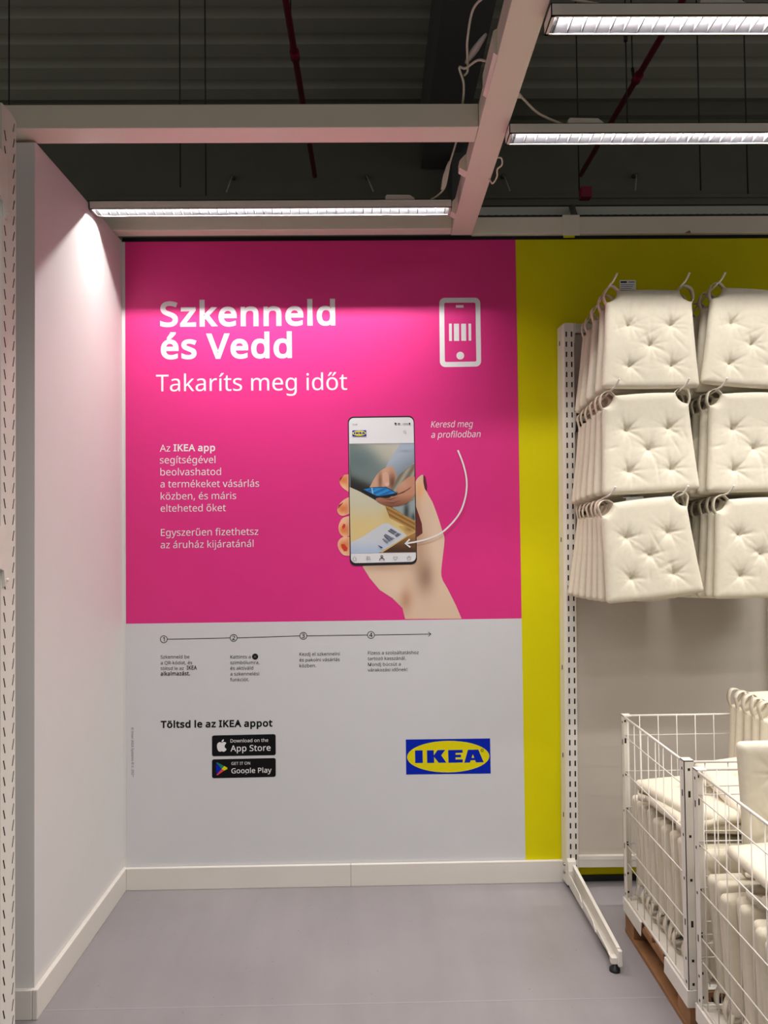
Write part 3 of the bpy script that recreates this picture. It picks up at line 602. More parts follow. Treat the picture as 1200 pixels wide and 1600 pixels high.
GLYPH_DATA = """
!269|163,201 106,201 81,714 188,714|72,54 76,85 90,106 110,117 134,121 157,117 177,106 191,85 196,54 191,23 177,2 157,-10 134,-14 110,-10 90,2 76,23
%831|195,724 240,717 278,698 307,666 328,621 341,566 345,501 341,435 329,380 308,335 280,302 242,283 195,276 151,283 115,302 86,335 66,380 53,435 49,501 58,595 84,666 112,698 149,717|195,662 162,652 139,621 126,571 122,501 126,431 139,380 153,357 172,344 195,339 229,349 253,379 267,430 272,501 267,571 253,621 229,652|652,714 256,0 179,0 575,714|632,438 677,432 714,412 743,379 765,335 778,280 782,215 778,149 766,94 746,50 717,16 679,-3 632,-10 588,-3 552,16 523,50 503,94 490,149 486,215 495,309 521,379 549,412 586,432|632,375 599,365 576,335 563,285 559,215 563,144 576,93 599,63 632,53 666,63 690,93 704,143 709,215 704,285 690,335 666,365
,268|192,105 169,29 138,-52 106,-129 41,-129 60,-48 78,38 91,116 185,116
-322|40,229 40,307 282,307 282,229
.268|72,54 76,85 90,106 110,117 133,121 157,117 177,106 191,85 196,54 191,23 177,2 157,-10 133,-14 110,-10 90,2 76,23
0572|523,358 520,276 510,203 493,140 468,87 436,46 394,15 344,-4 285,-10 235,-5 191,10 152,34 107,88 74,160 55,251 49,358 55,466 72,556 103,628 148,682 186,706 232,720 285,725 335,720 380,706 418,682 464,628 497,556 516,466|137,358 141,268 151,195 171,138 198,97 236,73 285,65 334,73 371,97 400,137 419,194 430,268 434,358 430,448 419,520 400,577 371,617 334,642 285,650 236,642 198,617 171,577 151,520 141,448
1572|355,0 269,0 269,499 269,548 271,585 273,622 244,595 211,567 135,505 89,564 282,714 355,714
2572|520,0 48,0 48,73 235,262 326,358 358,400 382,440 396,483 401,529 392,581 366,618 326,641 275,649 226,644 183,631 144,609 103,581 56,640 117,683 153,700 190,713 231,721 275,724 337,718 390,701 433,673 464,635 484,589 491,534 485,480 468,429 440,380 404,333 308,231 159,84 159,80 520,80
3572|493,547 489,502 475,464 453,432 423,407 387,388 345,376 345,372 397,362 440,344 473,318 496,286 510,247 515,203 508,144 486,92 449,49 397,17 327,-3 241,-10 187,-8 137,-1 90,10 45,29 45,111 92,91 142,76 193,67 242,64 300,68 346,81 381,101 404,130 418,164 423,205 417,246 399,277 371,301 331,318 281,328 223,331 154,331 154,406 224,406 278,410 322,423 357,443 382,470 398,503 403,541 394,587 368,621 327,643 273,650 237,648 204,642 146,621 93,590 49,650 92,678 143,702 204,718 272,724 340,718 396,702 438,674 469,638 487,595
4572|552,162 448,162 448,0 363,0 363,162 21,162 21,237 357,718 448,718 448,241 552,241|363,466 363,513 365,554 366,590 368,624 364,624 344,583 321,546 107,241 363,241
5572|275,438 343,432 402,413 450,383 485,341 508,290 515,228 507,159 483,100 444,53 391,18 326,-3 248,-10 195,-8 144,0 100,12 63,29 63,112 103,92 150,77 201,68 249,65 299,69 341,81 377,103 403,132 419,171 425,219 420,262 406,298 382,326 348,347 302,360 246,364 182,359 124,349 80,377 107,714 465,714 465,634 182,634 165,427 211,434
6572|55,305 57,366 63,427 75,485 93,540 118,591 151,635 193,672 244,700 307,718 382,724 428,722 470,715 470,640 429,649 384,652 321,646 269,629 228,602 196,566 174,523 158,474 148,420 143,363 149,363 166,386 187,406 212,423 242,436 278,444 318,447 376,441 426,421 468,390 499,347 519,294 525,230 518,161 497,102 463,54 418,19 363,-3 298,-10 249,-5 203,9 162,33 125,67 96,111 73,165 60,230|297,64 336,68 370,82 399,104 421,136 434,178 438,230 429,291 403,338 377,360 342,374 300,378 256,373 218,358 187,336 163,309 149,278 144,247 146,214 153,182 166,151 182,123 204,99 230,80 261,68
7572|136,0 429,634 44,634 44,714 523,714 523,646 233,0
8572|285,724 344,719 396,704 439,680 471,647 492,604 499,553 494,513 480,478 459,448 431,421 398,398 363,378 405,356 443,330 475,302 500,269 517,230 522,185 515,129 493,81 458,43 411,14 354,-4 288,-10 217,-4 157,13 111,41 76,78 56,126 49,182 54,228 69,267 93,300 124,329 159,353 197,373 164,394 133,418 108,446 88,477 76,513 72,554 79,605 100,646 133,680 176,704 227,719|135,181 144,133 172,94 219,69 286,60 350,69 397,94 426,134 436,184 431,217 417,245 395,271 365,293 329,313 286,331 270,337 229,317 196,296 170,272 150,246 139,216|284,653 234,646 193,626 167,594 158,550 162,516 175,488 196,465 223,445 289,412 351,445 376,465 395,488 408,517 412,550 403,594 377,626 336,646
9572|520,409 518,348 511,287 500,229 482,173 457,123 424,78 382,41 330,13 267,-4 192,-10 145,-7 102,0 102,75 144,65 190,62 254,68 305,85 346,112 378,147 401,190 417,239 426,293 431,350 425,350 408,328 387,308 362,291 331,278 296,270 255,267 198,273 147,292 106,324 75,366 56,419 50,483 57,553 78,612 113,660 158,695 214,717 278,724 327,719 373,704 414,680 450,646 479,602 501,548 515,484|278,650 239,645 205,632 176,609 155,577 141,535 137,484 145,422 171,375 197,354 231,340 274,336 319,341 357,355 388,378 411,405 426,436 431,467 429,499 421,531 410,563 393,591 371,615 345,634 314,646
:268|72,54 76,85 90,106 110,117 133,121 157,117 177,106 191,85 196,54 191,23 177,2 157,-10 133,-14 110,-10 90,2 76,23|72,482 76,514 90,535 110,546 133,550 157,546 177,535 191,514 196,482 191,451 177,430 157,418 133,414 110,418 90,430 76,451
A639|545,0 459,221 176,221 91,0 0,0 279,717 360,717 638,0|352,517 342,546 328,589 318,624 307,583 296,546 287,517 206,301 432,301
B650|301,714 383,710 451,696 503,674 542,642 564,596 572,537 568,497 556,462 537,433 510,408 477,390 436,379 436,374 479,364 517,348 550,325 575,294 591,254 596,203 588,143 566,92 530,52 480,23 420,6 348,0 97,0 97,714|319,410 397,417 445,439 470,476 479,527 474,563 461,591 437,611 384,631 305,637 187,637 187,410|187,335 187,76 331,76 388,80 432,92 463,113 491,156 500,210 496,246 483,276 461,301 428,319 383,331 324,335
D730|669,364 664,288 649,221 624,163 591,113 548,73 497,41 438,18 371,5 296,0 97,0 97,714 317,714 386,710 448,696 504,674 553,643 593,604 626,556 650,501 664,436|574,361 566,447 542,517 504,570 450,607 384,630 304,637 187,637 187,77 284,77 373,85 445,109 501,148 542,204 566,275
E556|496,0 97,0 97,714 496,714 496,635 187,635 187,412 478,412 478,334 187,334 187,79 496,79
F519|187,0 97,0 97,714 496,714 496,635 187,635 187,382 477,382 477,303 187,303
G728|407,377 654,377 654,27 596,10 537,-1 474,-8 403,-10 333,-5 271,10 216,34 169,68 131,111 100,161 71,252 61,357 66,428 81,493 105,551 139,602 181,644 231,678 290,704 357,719 431,724 489,721 544,713 596,700 644,682 610,604 570,620 524,633 476,642 426,645 347,636 280,610 226,568 187,510 163,440 155,357 162,277 182,206 218,148 269,104 337,77 424,68 504,73 564,85 564,297 407,297
I339|298,0 40,0 40,52 124,71 124,642 40,662 40,714 298,714 298,662 214,642 214,71 298,52
K619|619,0 513,0 260,341 187,277 187,0 97,0 97,714 187,714 187,362 248,430 310,498 503,714 608,714 325,403
M907|412,0 177,626 173,626 176,575 179,507 180,433 180,0 97,0 97,714 230,714 450,129 454,129 678,714 810,714 810,0 721,0 721,439 722,508 725,573 728,625 724,625 486,0
N760|663,0 558,0 176,593 172,593 175,538 178,471 180,399 180,0 97,0 97,714 201,714 582,123 586,123 583,171 580,241 579,311 579,714 663,714
O781|720,358 715,279 699,207 673,145 636,91 590,48 533,16 467,-3 391,-10 312,-3 245,16 188,48 142,91 106,145 81,208 66,280 61,359 70,462 97,551 125,602 162,644 206,679 260,705 322,720 392,725 460,720 520,705 572,679 617,645 654,602 682,551 711,462|156,358 162,274 181,203 213,145 258,103 318,77 391,68 465,77 523,103 568,146 600,203 619,274 625,358 619,441 600,512 569,569 524,612 465,637 392,646 318,637 258,611 213,570 181,512 162,442
P605|286,714 371,708 439,690 490,659 526,617 547,566 554,504 550,461 539,419 520,381 492,347 453,318 404,296 343,283 269,278 187,278 187,0 97,0 97,714|278,637 187,637 187,355 259,355 321,359 372,369 411,388 439,416 456,453 461,500 456,542 441,576 417,603 382,622 336,633
Q781|720,358 714,275 697,200 667,134 627,80 575,38 512,8 683,-170 554,-170 416,-9 403,-9 391,-10 312,-3 245,16 188,48 142,91 106,145 81,208 66,280 61,359 70,462 97,551 125,602 162,644 206,679 260,705 322,720 392,725 460,720 520,705 572,679 617,645 654,602 682,551 711,462|156,358 162,274 181,203 213,145 258,103 318,77 391,68 465,77 523,103 568,146 600,203 619,274 625,358 619,441 600,512 569,569 524,612 465,637 392,646 318,637 258,611 213,570 181,512 162,442
R622|294,714 375,708 440,691 491,663 526,624 547,573 554,511 549,459 533,416 509,382 479,355 446,335 411,320 607,0 502,0 329,295 187,295 187,0 97,0 97,714|289,636 187,636 187,371 294,371 347,375 389,386 421,405 443,432 457,466 461,507 456,549 442,582 419,606 386,623 343,633
S549|502,191 494,132 471,82 433,43 382,14 320,-4 247,-10 171,-6 104,5 51,24 51,110 91,95 140,81 195,71 251,68 300,71 340,82 371,99 394,122 408,150 412,183 408,215 397,242 377,265 345,286 302,307 244,330 163,366 132,387 106,411 86,438 71,468 63,502 60,542 67,595 89,639 124,675 169,702 225,718 288,724 345,721 396,713 443,700 485,684 457,607 376,634 332,642 286,645 245,642 211,632 185,616 166,595 155,570 151,541 155,508 166,481 186,458 215,438 255,418 307,397 365,373 413,347 452,318 479,284 496,242
T556|323,0 233,0 233,635 10,635 10,714 545,714 545,635 323,635
V600|600,714 345,0 255,0 0,714 94,714 255,256 274,200 288,148 300,100 311,149 326,201 345,258 505,714
a561|288,545 348,540 396,526 433,502 459,468 475,422 480,365 480,0 416,0 399,76 395,76 372,49 347,27 321,11 291,-1 257,-8 215,-10 169,-6 128,7 94,29 68,59 52,100 46,149 53,198 74,239 109,272 159,297 223,313 303,320 394,323 394,355 387,412 365,448 330,467 283,474 242,471 203,461 132,433 105,499 143,517 188,531 237,542|314,259 229,249 175,227 147,193 137,148 144,109 164,82 196,66 235,61 297,70 348,98 373,128 388,167 393,214 393,262
b615|173,575 171,511 168,465 173,465 200,496 236,522 282,539 339,545 401,537 455,514 499,475 533,422 553,352 560,268 553,183 532,114 499,60 455,21 401,-2 339,-10 282,-4 236,13 200,38 173,68 166,68 148,0 85,0 85,760 173,760|324,472 273,467 234,450 206,423 187,384 176,334 173,271 173,267 181,180 205,115 233,86 274,69 326,63 370,69 406,87 433,116 453,157 465,208 469,269 465,331 453,381 433,421 406,449 369,466
c480|300,-10 233,-3 173,19 124,56 86,109 63,178 55,265 63,355 88,426 127,480 177,517 238,539 306,546 346,544 385,537 419,528 447,517 420,444 364,461 304,469 255,463 215,446 184,417 163,378 150,327 146,266 150,207 163,157 184,118 214,89 252,72 299,66 340,68 376,75 438,97 438,19 410,7 378,-2 343,-8
d615|275,-10 213,-2 159,21 115,59 82,113 62,183 55,267 62,352 82,421 115,475 160,515 214,538 276,546 315,543 349,535 378,523 403,507 424,488 442,467 448,467 444,505 442,546 442,760 530,760 530,0 459,0 446,72 442,72 424,50 403,30 378,14 349,1 314,-7|289,63 340,68 380,84 408,109 434,168 443,250 443,266 435,354 410,419 382,449 341,467 288,473 245,467 209,448 181,416 155,350 146,265 155,180 181,116 209,87 245,69
e564|292,546 356,538 410,516 454,480 486,431 506,372 513,304 513,251 146,251 152,195 168,149 192,112 226,86 268,70 317,65 365,67 407,74 489,102 489,25 448,9 408,-1 364,-8 313,-10 241,-2 178,21 127,60 87,113 63,182 55,264 62,346 84,415 120,471 167,512 225,538|291,474 252,469 219,456 191,433 162,385 148,321 421,321 417,364 407,401 389,431 365,454 332,469
f344|332,468 197,468 197,0 109,0 109,468 15,468 15,509 109,539 109,570 114,633 129,682 155,719 189,745 232,760 283,765 341,759 387,747 364,678 327,688 284,693 246,686 218,663 202,626 197,571 197,536 332,536
g615|275,546 325,541 370,526 410,501 443,465 448,465 460,536 530,536 530,-9 523,-79 504,-136 471,-182 425,-214 365,-234 290,-240 234,-238 183,-231 138,-221 97,-206 97,-125 138,-143 186,-156 239,-164 295,-167 338,-163 374,-149 403,-126 425,-96 439,-59 443,-16 443,5 444,40 446,71 442,71 411,35 373,10 328,-5 276,-10 212,-2 158,22 113,63 81,118 61,186 55,267 61,347 81,414 113,470 157,512 211,538|287,472 245,466 210,448 183,418 163,378 150,327 146,266 150,205 162,155 182,114 211,85 246,68 289,62 327,65 359,72 385,86 407,105 423,131 435,163 442,201 444,246 444,267 440,333 427,385 406,424 376,451 336,467
h618|173,537 171,498 168,462 174,462 193,487 217,508 245,524 275,535 308,543 341,545 401,540 449,524 488,498 515,461 531,412 537,349 537,0 450,0 450,343 443,400 421,440 384,464 330,472 276,466 236,449 207,422 187,383 177,335 173,277 173,0 85,0 85,760 173,760
i258|173,536 173,0 85,0 85,536|130,737 149,734 165,723 177,706 181,681 177,656 165,639 149,629 130,625 110,628 93,639 82,656 78,681 82,706 93,723 110,734
j258|22,-240 -22,-236 -55,-228 -55,-157 -24,-164 11,-167 40,-163 64,-149 80,-124 85,-83 85,536 173,536 173,-80 169,-127 157,-166 137,-198 108,-221 70,-235|78,681 82,706 93,723 110,734 130,737 149,734 165,723 177,706 181,681 177,656 165,639 149,629 130,625 110,628 93,639 82,656
k534|172,363 171,321 168,276 172,276 190,299 214,329 236,355 407,536 510,536 293,307 525,0 419,0 233,250 172,197 172,0 85,0 85,760 172,760
l258|173,0 85,0 85,760 173,760
m935|673,546 729,541 774,525 809,499 834,462 849,412 854,349 854,0 767,0 767,345 760,400 740,440 707,464 658,472 611,467 574,452 546,427 521,372 513,296 513,0 426,0 426,345 423,384 414,415 399,440 378,458 350,468 316,472 268,466 231,449 204,422 186,384 176,336 173,278 173,0 85,0 85,536 156,536 169,463 174,463 193,489 215,509 241,526 270,537 300,544 332,546 389,540 435,524 471,496 496,456 501,456 533,496 574,524 622,540
n618|343,546 402,541 450,525 488,499 515,462 532,412 537,349 537,0 450,0 450,343 443,400 421,440 384,464 330,472 277,466 236,450 207,422 181,361 173,278 173,0 85,0 85,536 156,536 169,463 174,463 194,489 218,509 246,526 277,537 309,544
o605|551,269 547,206 533,150 512,103 483,63 447,31 405,8 355,-5 301,-10 250,-5 203,8 161,31 125,63 96,103 73,150 60,206 55,269 62,351 85,419 121,474 171,513 232,538 304,546 373,538 432,513 482,474 519,419 543,351|146,269 150,210 163,159 184,118 214,88 254,69 303,63 352,69 392,88 422,118 443,159 456,210 460,269 456,328 443,378 422,418 391,447 352,466 302,472 252,466 213,448 183,418 162,377 150,328
p615|340,546 402,538 455,515 499,477 533,423 553,354 560,269 553,185 532,115 499,61 455,21 402,-2 339,-10 300,-7 266,1 236,14 211,29 173,68 167,68 171,25 173,-20 173,-240 85,-240 85,536 157,536 169,463 173,463 191,485 211,505 236,522 265,535 300,543|324,472 275,467 237,451 208,426 189,390 177,343 173,286 173,269 176,208 187,157 206,117 234,87 274,69 326,63 371,70 406,90 434,122 453,163 465,213 469,270 460,353 433,417 406,448 369,466
r413|335,546 367,544 398,540 387,459 358,464 329,466 299,463 270,453 243,437 220,416 200,391 185,360 176,325 173,286 173,0 85,0 85,536 157,536 167,438 171,438 190,467 212,492 238,514 267,531 300,542
s479|434,148 427,100 408,61 376,30 334,8 282,-5 220,-10 168,-8 123,-1 85,10 52,24 52,104 129,74 175,64 222,61 280,66 319,82 342,108 349,140 346,159 338,176 323,192 298,208 217,244 128,284 95,306 71,332 56,364 51,404 57,446 76,481 106,509 171,537 252,546 299,544 343,536 385,525 423,510 393,440 322,464 285,471 246,474 198,470 163,456 142,436 135,409 138,389 148,371 165,356 191,341 273,307 360,268 392,246 415,219 429,187
t361|264,62 305,65 339,73 339,6 299,-5 249,-10 209,-6 171,4 139,24 114,55 97,98 92,156 92,468 16,468 16,510 93,545 128,659 180,659 180,536 335,536 335,468 180,468 180,158 186,115 203,85 230,68
u618|533,536 533,0 461,0 448,71 444,71 424,45 400,25 372,9 341,-1 308,-8 274,-10 215,-5 167,10 128,37 101,74 84,123 79,185 79,536 168,536 168,191 175,135 197,95 234,71 287,63 341,69 381,85 411,113 430,151 441,200 445,257 445,536
v508|203,0 0,536 94,536 208,220 225,171 241,119 251,78 255,78 266,120 283,172 300,220 414,536 508,536 304,0
w786|431,303 419,344 408,383 400,418 394,445 390,445 384,418 376,383 366,343 354,302 258,1 158,1 11,537 102,537 176,251 191,192 203,136 211,91 215,91 222,121 230,159 240,199 251,235 346,537 442,537 534,235 548,186 562,135 570,92 574,92 581,134 594,190 610,251 685,537 775,537 626,1 523,1
y510|1,536 95,536 211,231 229,179 245,130 256,85 260,85 279,150 306,232 415,536 510,536 279,-74 258,-121 234,-161 206,-195 172,-219 132,-235 84,-240 42,-237 11,-232 11,-162 37,-166 70,-168 99,-165 123,-156 144,-142 162,-123 177,-100 189,-73 217,-2
z470|431,0 39,0 39,58 327,468 56,468 56,536 424,536 424,470 140,68 431,68
©832|431,133 371,140 321,160 283,194 256,240 239,294 234,357 240,418 257,472 285,517 325,551 375,573 435,580 466,578 498,572 558,550 529,489 480,508 436,515 400,510 369,496 344,473 320,423 312,357 319,290 341,239 364,216 395,203 435,198 486,204 540,221 540,157 491,140 463,135|416,-10 339,-3 269,17 206,50 152,93 109,147 76,210 56,280 49,357 56,434 76,504 109,567 152,620 206,664 269,697 339,717 416,724 490,717 558,697 621,664 675,620 720,567 754,504 776,434 783,357 776,280 756,210 723,147 679,93 626,50 563,17 493,-3|416,43 478,49 536,66 589,94 635,131 673,178 702,231 720,291 726,357 720,420 703,479 675,532 638,579 593,617 540,646 481,665 416,671 351,665 291,648 238,620 192,582 156,536 128,483 111,423 105,357 111,294 128,235 156,181 192,135 238,97 291,67 351,49
á561|288,545 348,540 396,526 433,502 459,468 475,422 480,365 480,0 416,0 399,76 395,76 372,49 347,27 321,11 291,-1 257,-8 215,-10 169,-6 128,7 94,29 68,59 52,100 46,149 53,198 74,239 109,272 159,297 223,313 303,320 394,323 394,355 387,412 365,448 330,467 283,474 242,471 203,461 132,433 105,499 143,517 188,531 237,542|314,259 229,249 175,227 147,193 137,148 144,109 164,82 196,66 235,61 297,70 348,98 373,128 388,167 393,214 393,262|429,756 403,722 365,681 325,639 286,606 228,606 228,618 260,663 295,716 323,766 429,766
é564|292,546 356,538 410,516 454,480 486,431 506,372 513,304 513,251 146,251 152,195 168,149 192,112 226,86 268,70 317,65 365,67 407,74 489,102 489,25 448,9 408,-1 364,-8 313,-10 241,-2 178,21 127,60 87,113 63,182 55,264 62,346 84,415 120,471 167,512 225,538|291,474 252,469 219,456 191,433 162,385 148,321 421,321 417,364 407,401 389,431 365,454 332,469|433,756 407,722 369,681 328,639 290,606 232,606 232,618 264,663 299,716 327,766 433,766
í258|173,0 85,0 85,536 173,536|277,756 251,722 213,681 172,639 134,606 76,606 76,618 108,663 143,716 171,766 277,766
ó605|551,269 547,206 533,150 512,103 483,63 447,31 405,8 355,-5 301,-10 250,-5 203,8 161,31 125,63 96,103 73,150 60,206 55,269 62,351 85,419 121,474 171,513 232,538 304,546 373,538 432,513 482,474 519,419 543,351|146,269 150,210 163,159 184,118 214,88 254,69 303,63 352,69 392,88 422,118 443,159 456,210 460,269 456,328 443,378 422,418 391,447 352,466 302,472 252,466 213,448 183,418 162,377 150,328|451,756 425,722 387,681 346,639 308,606 250,606 250,618 282,663 317,716 345,766 451,766
ö605|551,269 547,206 533,150 512,103 483,63 447,31 405,8 355,-5 301,-10 250,-5 203,8 161,31 125,63 96,103 73,150 60,206 55,269 62,351 85,419 121,474 171,513 232,538 304,546 373,538 432,513 482,474 519,419 543,351|146,269 150,210 163,159 184,118 214,88 254,69 303,63 352,69 392,88 422,118 443,159 456,210 460,269 456,328 443,378 422,418 391,447 352,466 302,472 252,466 213,448 183,418 162,377 150,328|163,681 167,703 177,718 192,727 210,730 228,727 243,718 253,703 257,681 254,659 243,643 228,634 210,631 192,634 177,643 167,659|351,681 354,703 365,718 379,727 397,730 415,727 430,718 441,703 444,681 441,659 430,643 415,634 397,631 379,634 365,643 354,659
ú618|533,536 533,0 461,0 448,71 444,71 424,45 400,25 372,9 341,-1 308,-8 274,-10 215,-5 167,10 128,37 101,74 84,123 79,185 79,536 168,536 168,191 175,135 197,95 234,71 287,63 341,69 381,85 411,113 430,151 441,200 445,257 445,536|457,756 431,722 393,681 352,639 314,606 256,606 256,618 288,663 323,716 351,766 457,766
ő605|551,269 547,206 533,150 512,103 483,63 447,31 405,8 355,-5 301,-10 250,-5 203,8 161,31 125,63 96,103 73,150 60,206 55,269 62,351 85,419 121,474 171,513 232,538 304,546 373,538 432,513 482,474 519,419 543,351|146,269 150,210 163,159 184,118 214,88 254,69 303,63 352,69 392,88 422,118 443,159 456,210 460,269 456,328 443,378 422,418 391,447 352,466 302,472 252,466 213,448 183,418 162,377 150,328|482,756 459,723 424,681 385,639 349,606 299,606 299,618 329,663 360,716 386,766 482,766|306,756 283,723 248,681 209,639 173,606 123,606 123,618 153,663 184,716 210,766 306,766
ű618|533,536 533,0 461,0 448,71 444,71 424,45 400,25 372,9 341,-1 308,-8 274,-10 215,-5 167,10 128,37 101,74 84,123 79,185 79,536 168,536 168,191 175,135 197,95 234,71 287,63 341,69 381,85 411,113 430,151 441,200 445,257 445,536|488,756 465,723 430,681 391,639 355,606 305,606 305,618 335,663 366,716 392,766 488,766|312,756 289,723 254,681 215,639 179,606 129,606 129,618 159,663 190,716 216,766 312,766
"""

# ---------------------------------------------------------------- the printed poster
GLYPHS = {}
for row in GLYPH_DATA.strip('\n').split('\n'):
    head, *cs = row[1:].split('|')
    GLYPHS[row[0]] = (int(head), [[tuple(map(int, q.split(','))) for q in c.split()] for c in cs])
SPACE = 260
def offset_loops(loops, amt):
    big = max(loops, key=lambda L: abs(sum(a[0]*b[1]-b[0]*a[1] for a, b in zip(L, L[1:]+L[:1]))))
    sgn = 1 if sum(a[0]*b[1]-b[0]*a[1] for a, b in zip(big, big[1:]+big[:1])) > 0 else -1
    out = []
    for L in loops:
        n = len(L); R = []
        for i in range(n):
            a, b, c = Vector(L[i-1]), Vector(L[i]), Vector(L[(i+1) % n])
            d1, d2 = (b-a), (c-b)
            if d1.length < 1e-6 or d2.length < 1e-6: R.append(tuple(b)); continue
            d1.normalize(); d2.normalize()
            n1, n2 = Vector((d1.y,-d1.x)), Vector((d2.y,-d2.x)); mm = n1+n2
            if mm.length < .3: mm = n1
            mm.normalize(); k = 1/max(mm.dot(n1), .55)
            R.append(tuple(b+mm*amt*sgn*k))
        out.append(R)
    return out
def area2(L): return sum(a[0]*b[1]-b[0]*a[1] for a, b in zip(L, L[1:]+L[:1]))
def inside(p, L):
    r = False
    for a, b in zip(L, L[1:]+L[:1]):
        if (a[1] > p[1]) != (b[1] > p[1]) and p[0] < (b[0]-a[0])*(p[1]-a[1])/(b[1]-a[1])+a[0]: r = not r
    return r
def nest(loops):
    """outer outlines, each with the holes that lie in it"""
    sg = area2(max(loops, key=lambda L: abs(area2(L)))) > 0
    outs = [[L] for L in loops if (area2(L) > 0) == sg]
    for L in loops:
        if (area2(L) > 0) != sg:
            for g in sorted(outs, key=lambda g: abs(area2(g[0]))):
                if inside(L[0], g[0]): g.append(L); break
    return outs
def text_shape(s, bold=0.0, slant=0.0):
    """triangles of a line of text, capital height 714 units"""
    x = 0; V = []; F = []
    for ch in s:
        if ch == ' ': x += SPACE*(1.0 if not bold else 1.03); continue
        adv, loops = GLYPHS[ch]
        if bold:
            k = (714-2*bold)/714
            loops = offset_loops([[(p[0]+bold*.65, p[1]*k+bold) for p in L] for L in loops], bold); adv = adv+bold*1.3
        for grp in nest(loops):
            tr = tessellate_polygon([[Vector((p[0], p[1], 0)) for p in L] for L in grp])
            o = len(V)
            for L in grp: V += [(p[0]+x+slant*p[1], p[1]) for p in L]
            F += [tuple(i+o for i in t) for t in tr]
        x += adv
    return V, F
def on_wall(px, py):
    """where a reading taken on the 1200x1600 photograph falls on the wall plane, as (x, z) in metres"""
    d = CR*((px-600)/FPX)+CU*(-(py-800)/FPX)+CF
    t = D/d.y; return d.x*t, CAM_H+d.z*t
poster = thing('wall_poster', 'large pink and white wall graphic with a hand holding a phone', 'poster', (0, D, 0))
sheet_z = {'n': 0}
def flat(name, polys, material, lift, parent=poster, label=None):
    """flat print: polys = list of (verts in (x,z), faces)"""
    B = MB()
    for V, F in polys: B.add([(x, -lift, z) for x, z in V], F)
    o = B.obj(name, material, parent, fix=False)
    if label: o['label'] = label
    return o
def poly_px(pts, holes=()):
    loops = [[on_wall(*p) for p in pts]]+[[on_wall(*p) for p in h] for h in holes]
    tr = tessellate_polygon([[Vector((x, z, 0)) for x, z in L] for L in loops])
    return [p for L in loops for p in L], [tuple(t) for t in tr]
def quad(x0, z0, x1, z1): return [(x0,z0),(x1,z0),(x1,z1),(x0,z1)], [(0,1,2,3)]
XP0 = XL+.0165
S0 = .0016
MB().box((XP0,-S0,ZS),(PR,0,ZT-.0005)).obj('pink_sheet', PINK, poster)
MB().box((XP0,-S0,BH+.001),(PR,0,ZS)).obj('white_sheet', SHEET, poster)
L1 = S0+.0006
def lettering(s, l, r, material, bold=0.0, slant=0.0, cap=None, lift=L1, name='lettering', parent=poster, words=False):
    V, F = text_shape(s, bold, slant)
    a, b = Vector(on_wall(*l)), Vector(on_wall(*r)); u = (b-a).normalized(); v = Vector((-u.y, u.x))
    x0 = min(p[0] for p in V if True); x1 = max(p[0] for p in V)
    if slant: x0 = min(p[0]-slant*p[1] for p in V)
    sx = (b-a).length/(x1-x0); sy = sx
    if cap: sy = (Vector(on_wall(l[0], l[1]-cap))-a).length/714
    P = [tuple(a+u*(p[0]-x0)*sx+v*p[1]*sy) for p in V]
    if words:                                                # each word a part of its own
        edges = [0]; q = ''
        for w in s.split(' '): q += w; edges.append(len(text_shape(q, bold, slant)[0])); q += ' '
        for i0, i1 in zip(edges, edges[1:]): flat(name, [(P[i0:i1], [tuple(k-i0 for k in f) for f in F if i0 <= f[0] < i1])], material, lift, parent)
        return
    return flat(name, [(P, F)], material, lift, parent)
lettering('Szkenneld', (250.4,511), (524,508.6), PWHITE, 29, cap=39.5)
lettering('és Vedd', (251.5,561.6), (456.3,559.6), PWHITE, 29, cap=39.5, words=True)
lettering('Takaríts meg időt', (244,611.7), (542.5,609.2), PWHITE, words=True)
lettering('Az', (250,705.8), (266.2,705.6), PWHITE)
lettering('IKEA app', (271.3,705.3), (336.3,705), PWHITE, 26, cap=11)
for s, l, r in (('segítségével',(250,724.2),(336.7,723.5)),('beolvashatod',(250.8,743),(345.5,742.3)),('a termékeket vásárlás',(250.8,761.7),(405,760.5)),
                ('közben, és máris',(251.3,780.7),(369.2,779.7)),('elteheted őket',(251.2,799.7),(353,798.7)),('Egyszerűen fizethetsz',(251.7,837.5),(403.8,835.7)),
                ('az áruház kijáratánál',(251.2,856.7),(396.3,854.5))): lettering(s, l, r, PWHITE)
lettering('Keresd meg', (673.3,668), (739,667.2), PWHITE, slant=.2, cap=9.8); lettering('a profilodban', (673.5,684.2), (751,683), PWHITE, slant=.2, cap=9.8)
for s, l, r, b in (('Szkenneld be',(251.2,1029),(296.2,1028.6),0),('a QR-kódot, és',(251.2,1038.2),(300.5,1037.8),0),('töltsd le az',(251.2,1047),(287.3,1046.6),0),('IKEA',(291.9,1046.4),(307.8,1046.2),26),
                   ('alkalmazást.',(251.2,1055.7),(297,1055.2),26),('Kattints a',(360,1028.9),(391.8,1028.6),0),('szimbólumra,',(360,1037.8),(405.5,1037.4),0),('és aktiváld',(360,1046.6),(395.7,1046.2),0),
                   ('a szkennelési',(360,1055.5),(405,1055),0),('funkciót.',(359.7,1064.5),(389.3,1064.2),0),('Kezdj el szkennelni',(468,1024.6),(530.8,1024),0),('és pakolni vásárlás',(468,1033.6),(530.8,1032.8),0),
                   ('közben.',(468,1042.6),(494,1042.3),0),('Fizess a szolgáltatáshoz',(575,1022.6),(654,1021.8),0),('tartozó kasszánál.',(574.6,1031.4),(634,1030.8),0),('Mondj búcsút a',(575,1040.6),(626,1040),0),
                   ('várakozási időnek!',(574.6,1049.2),(636.4,1048.4),0)):
    lettering(s, l, r, PBLACK, b if b else 6, cap=6.4 if b else None)
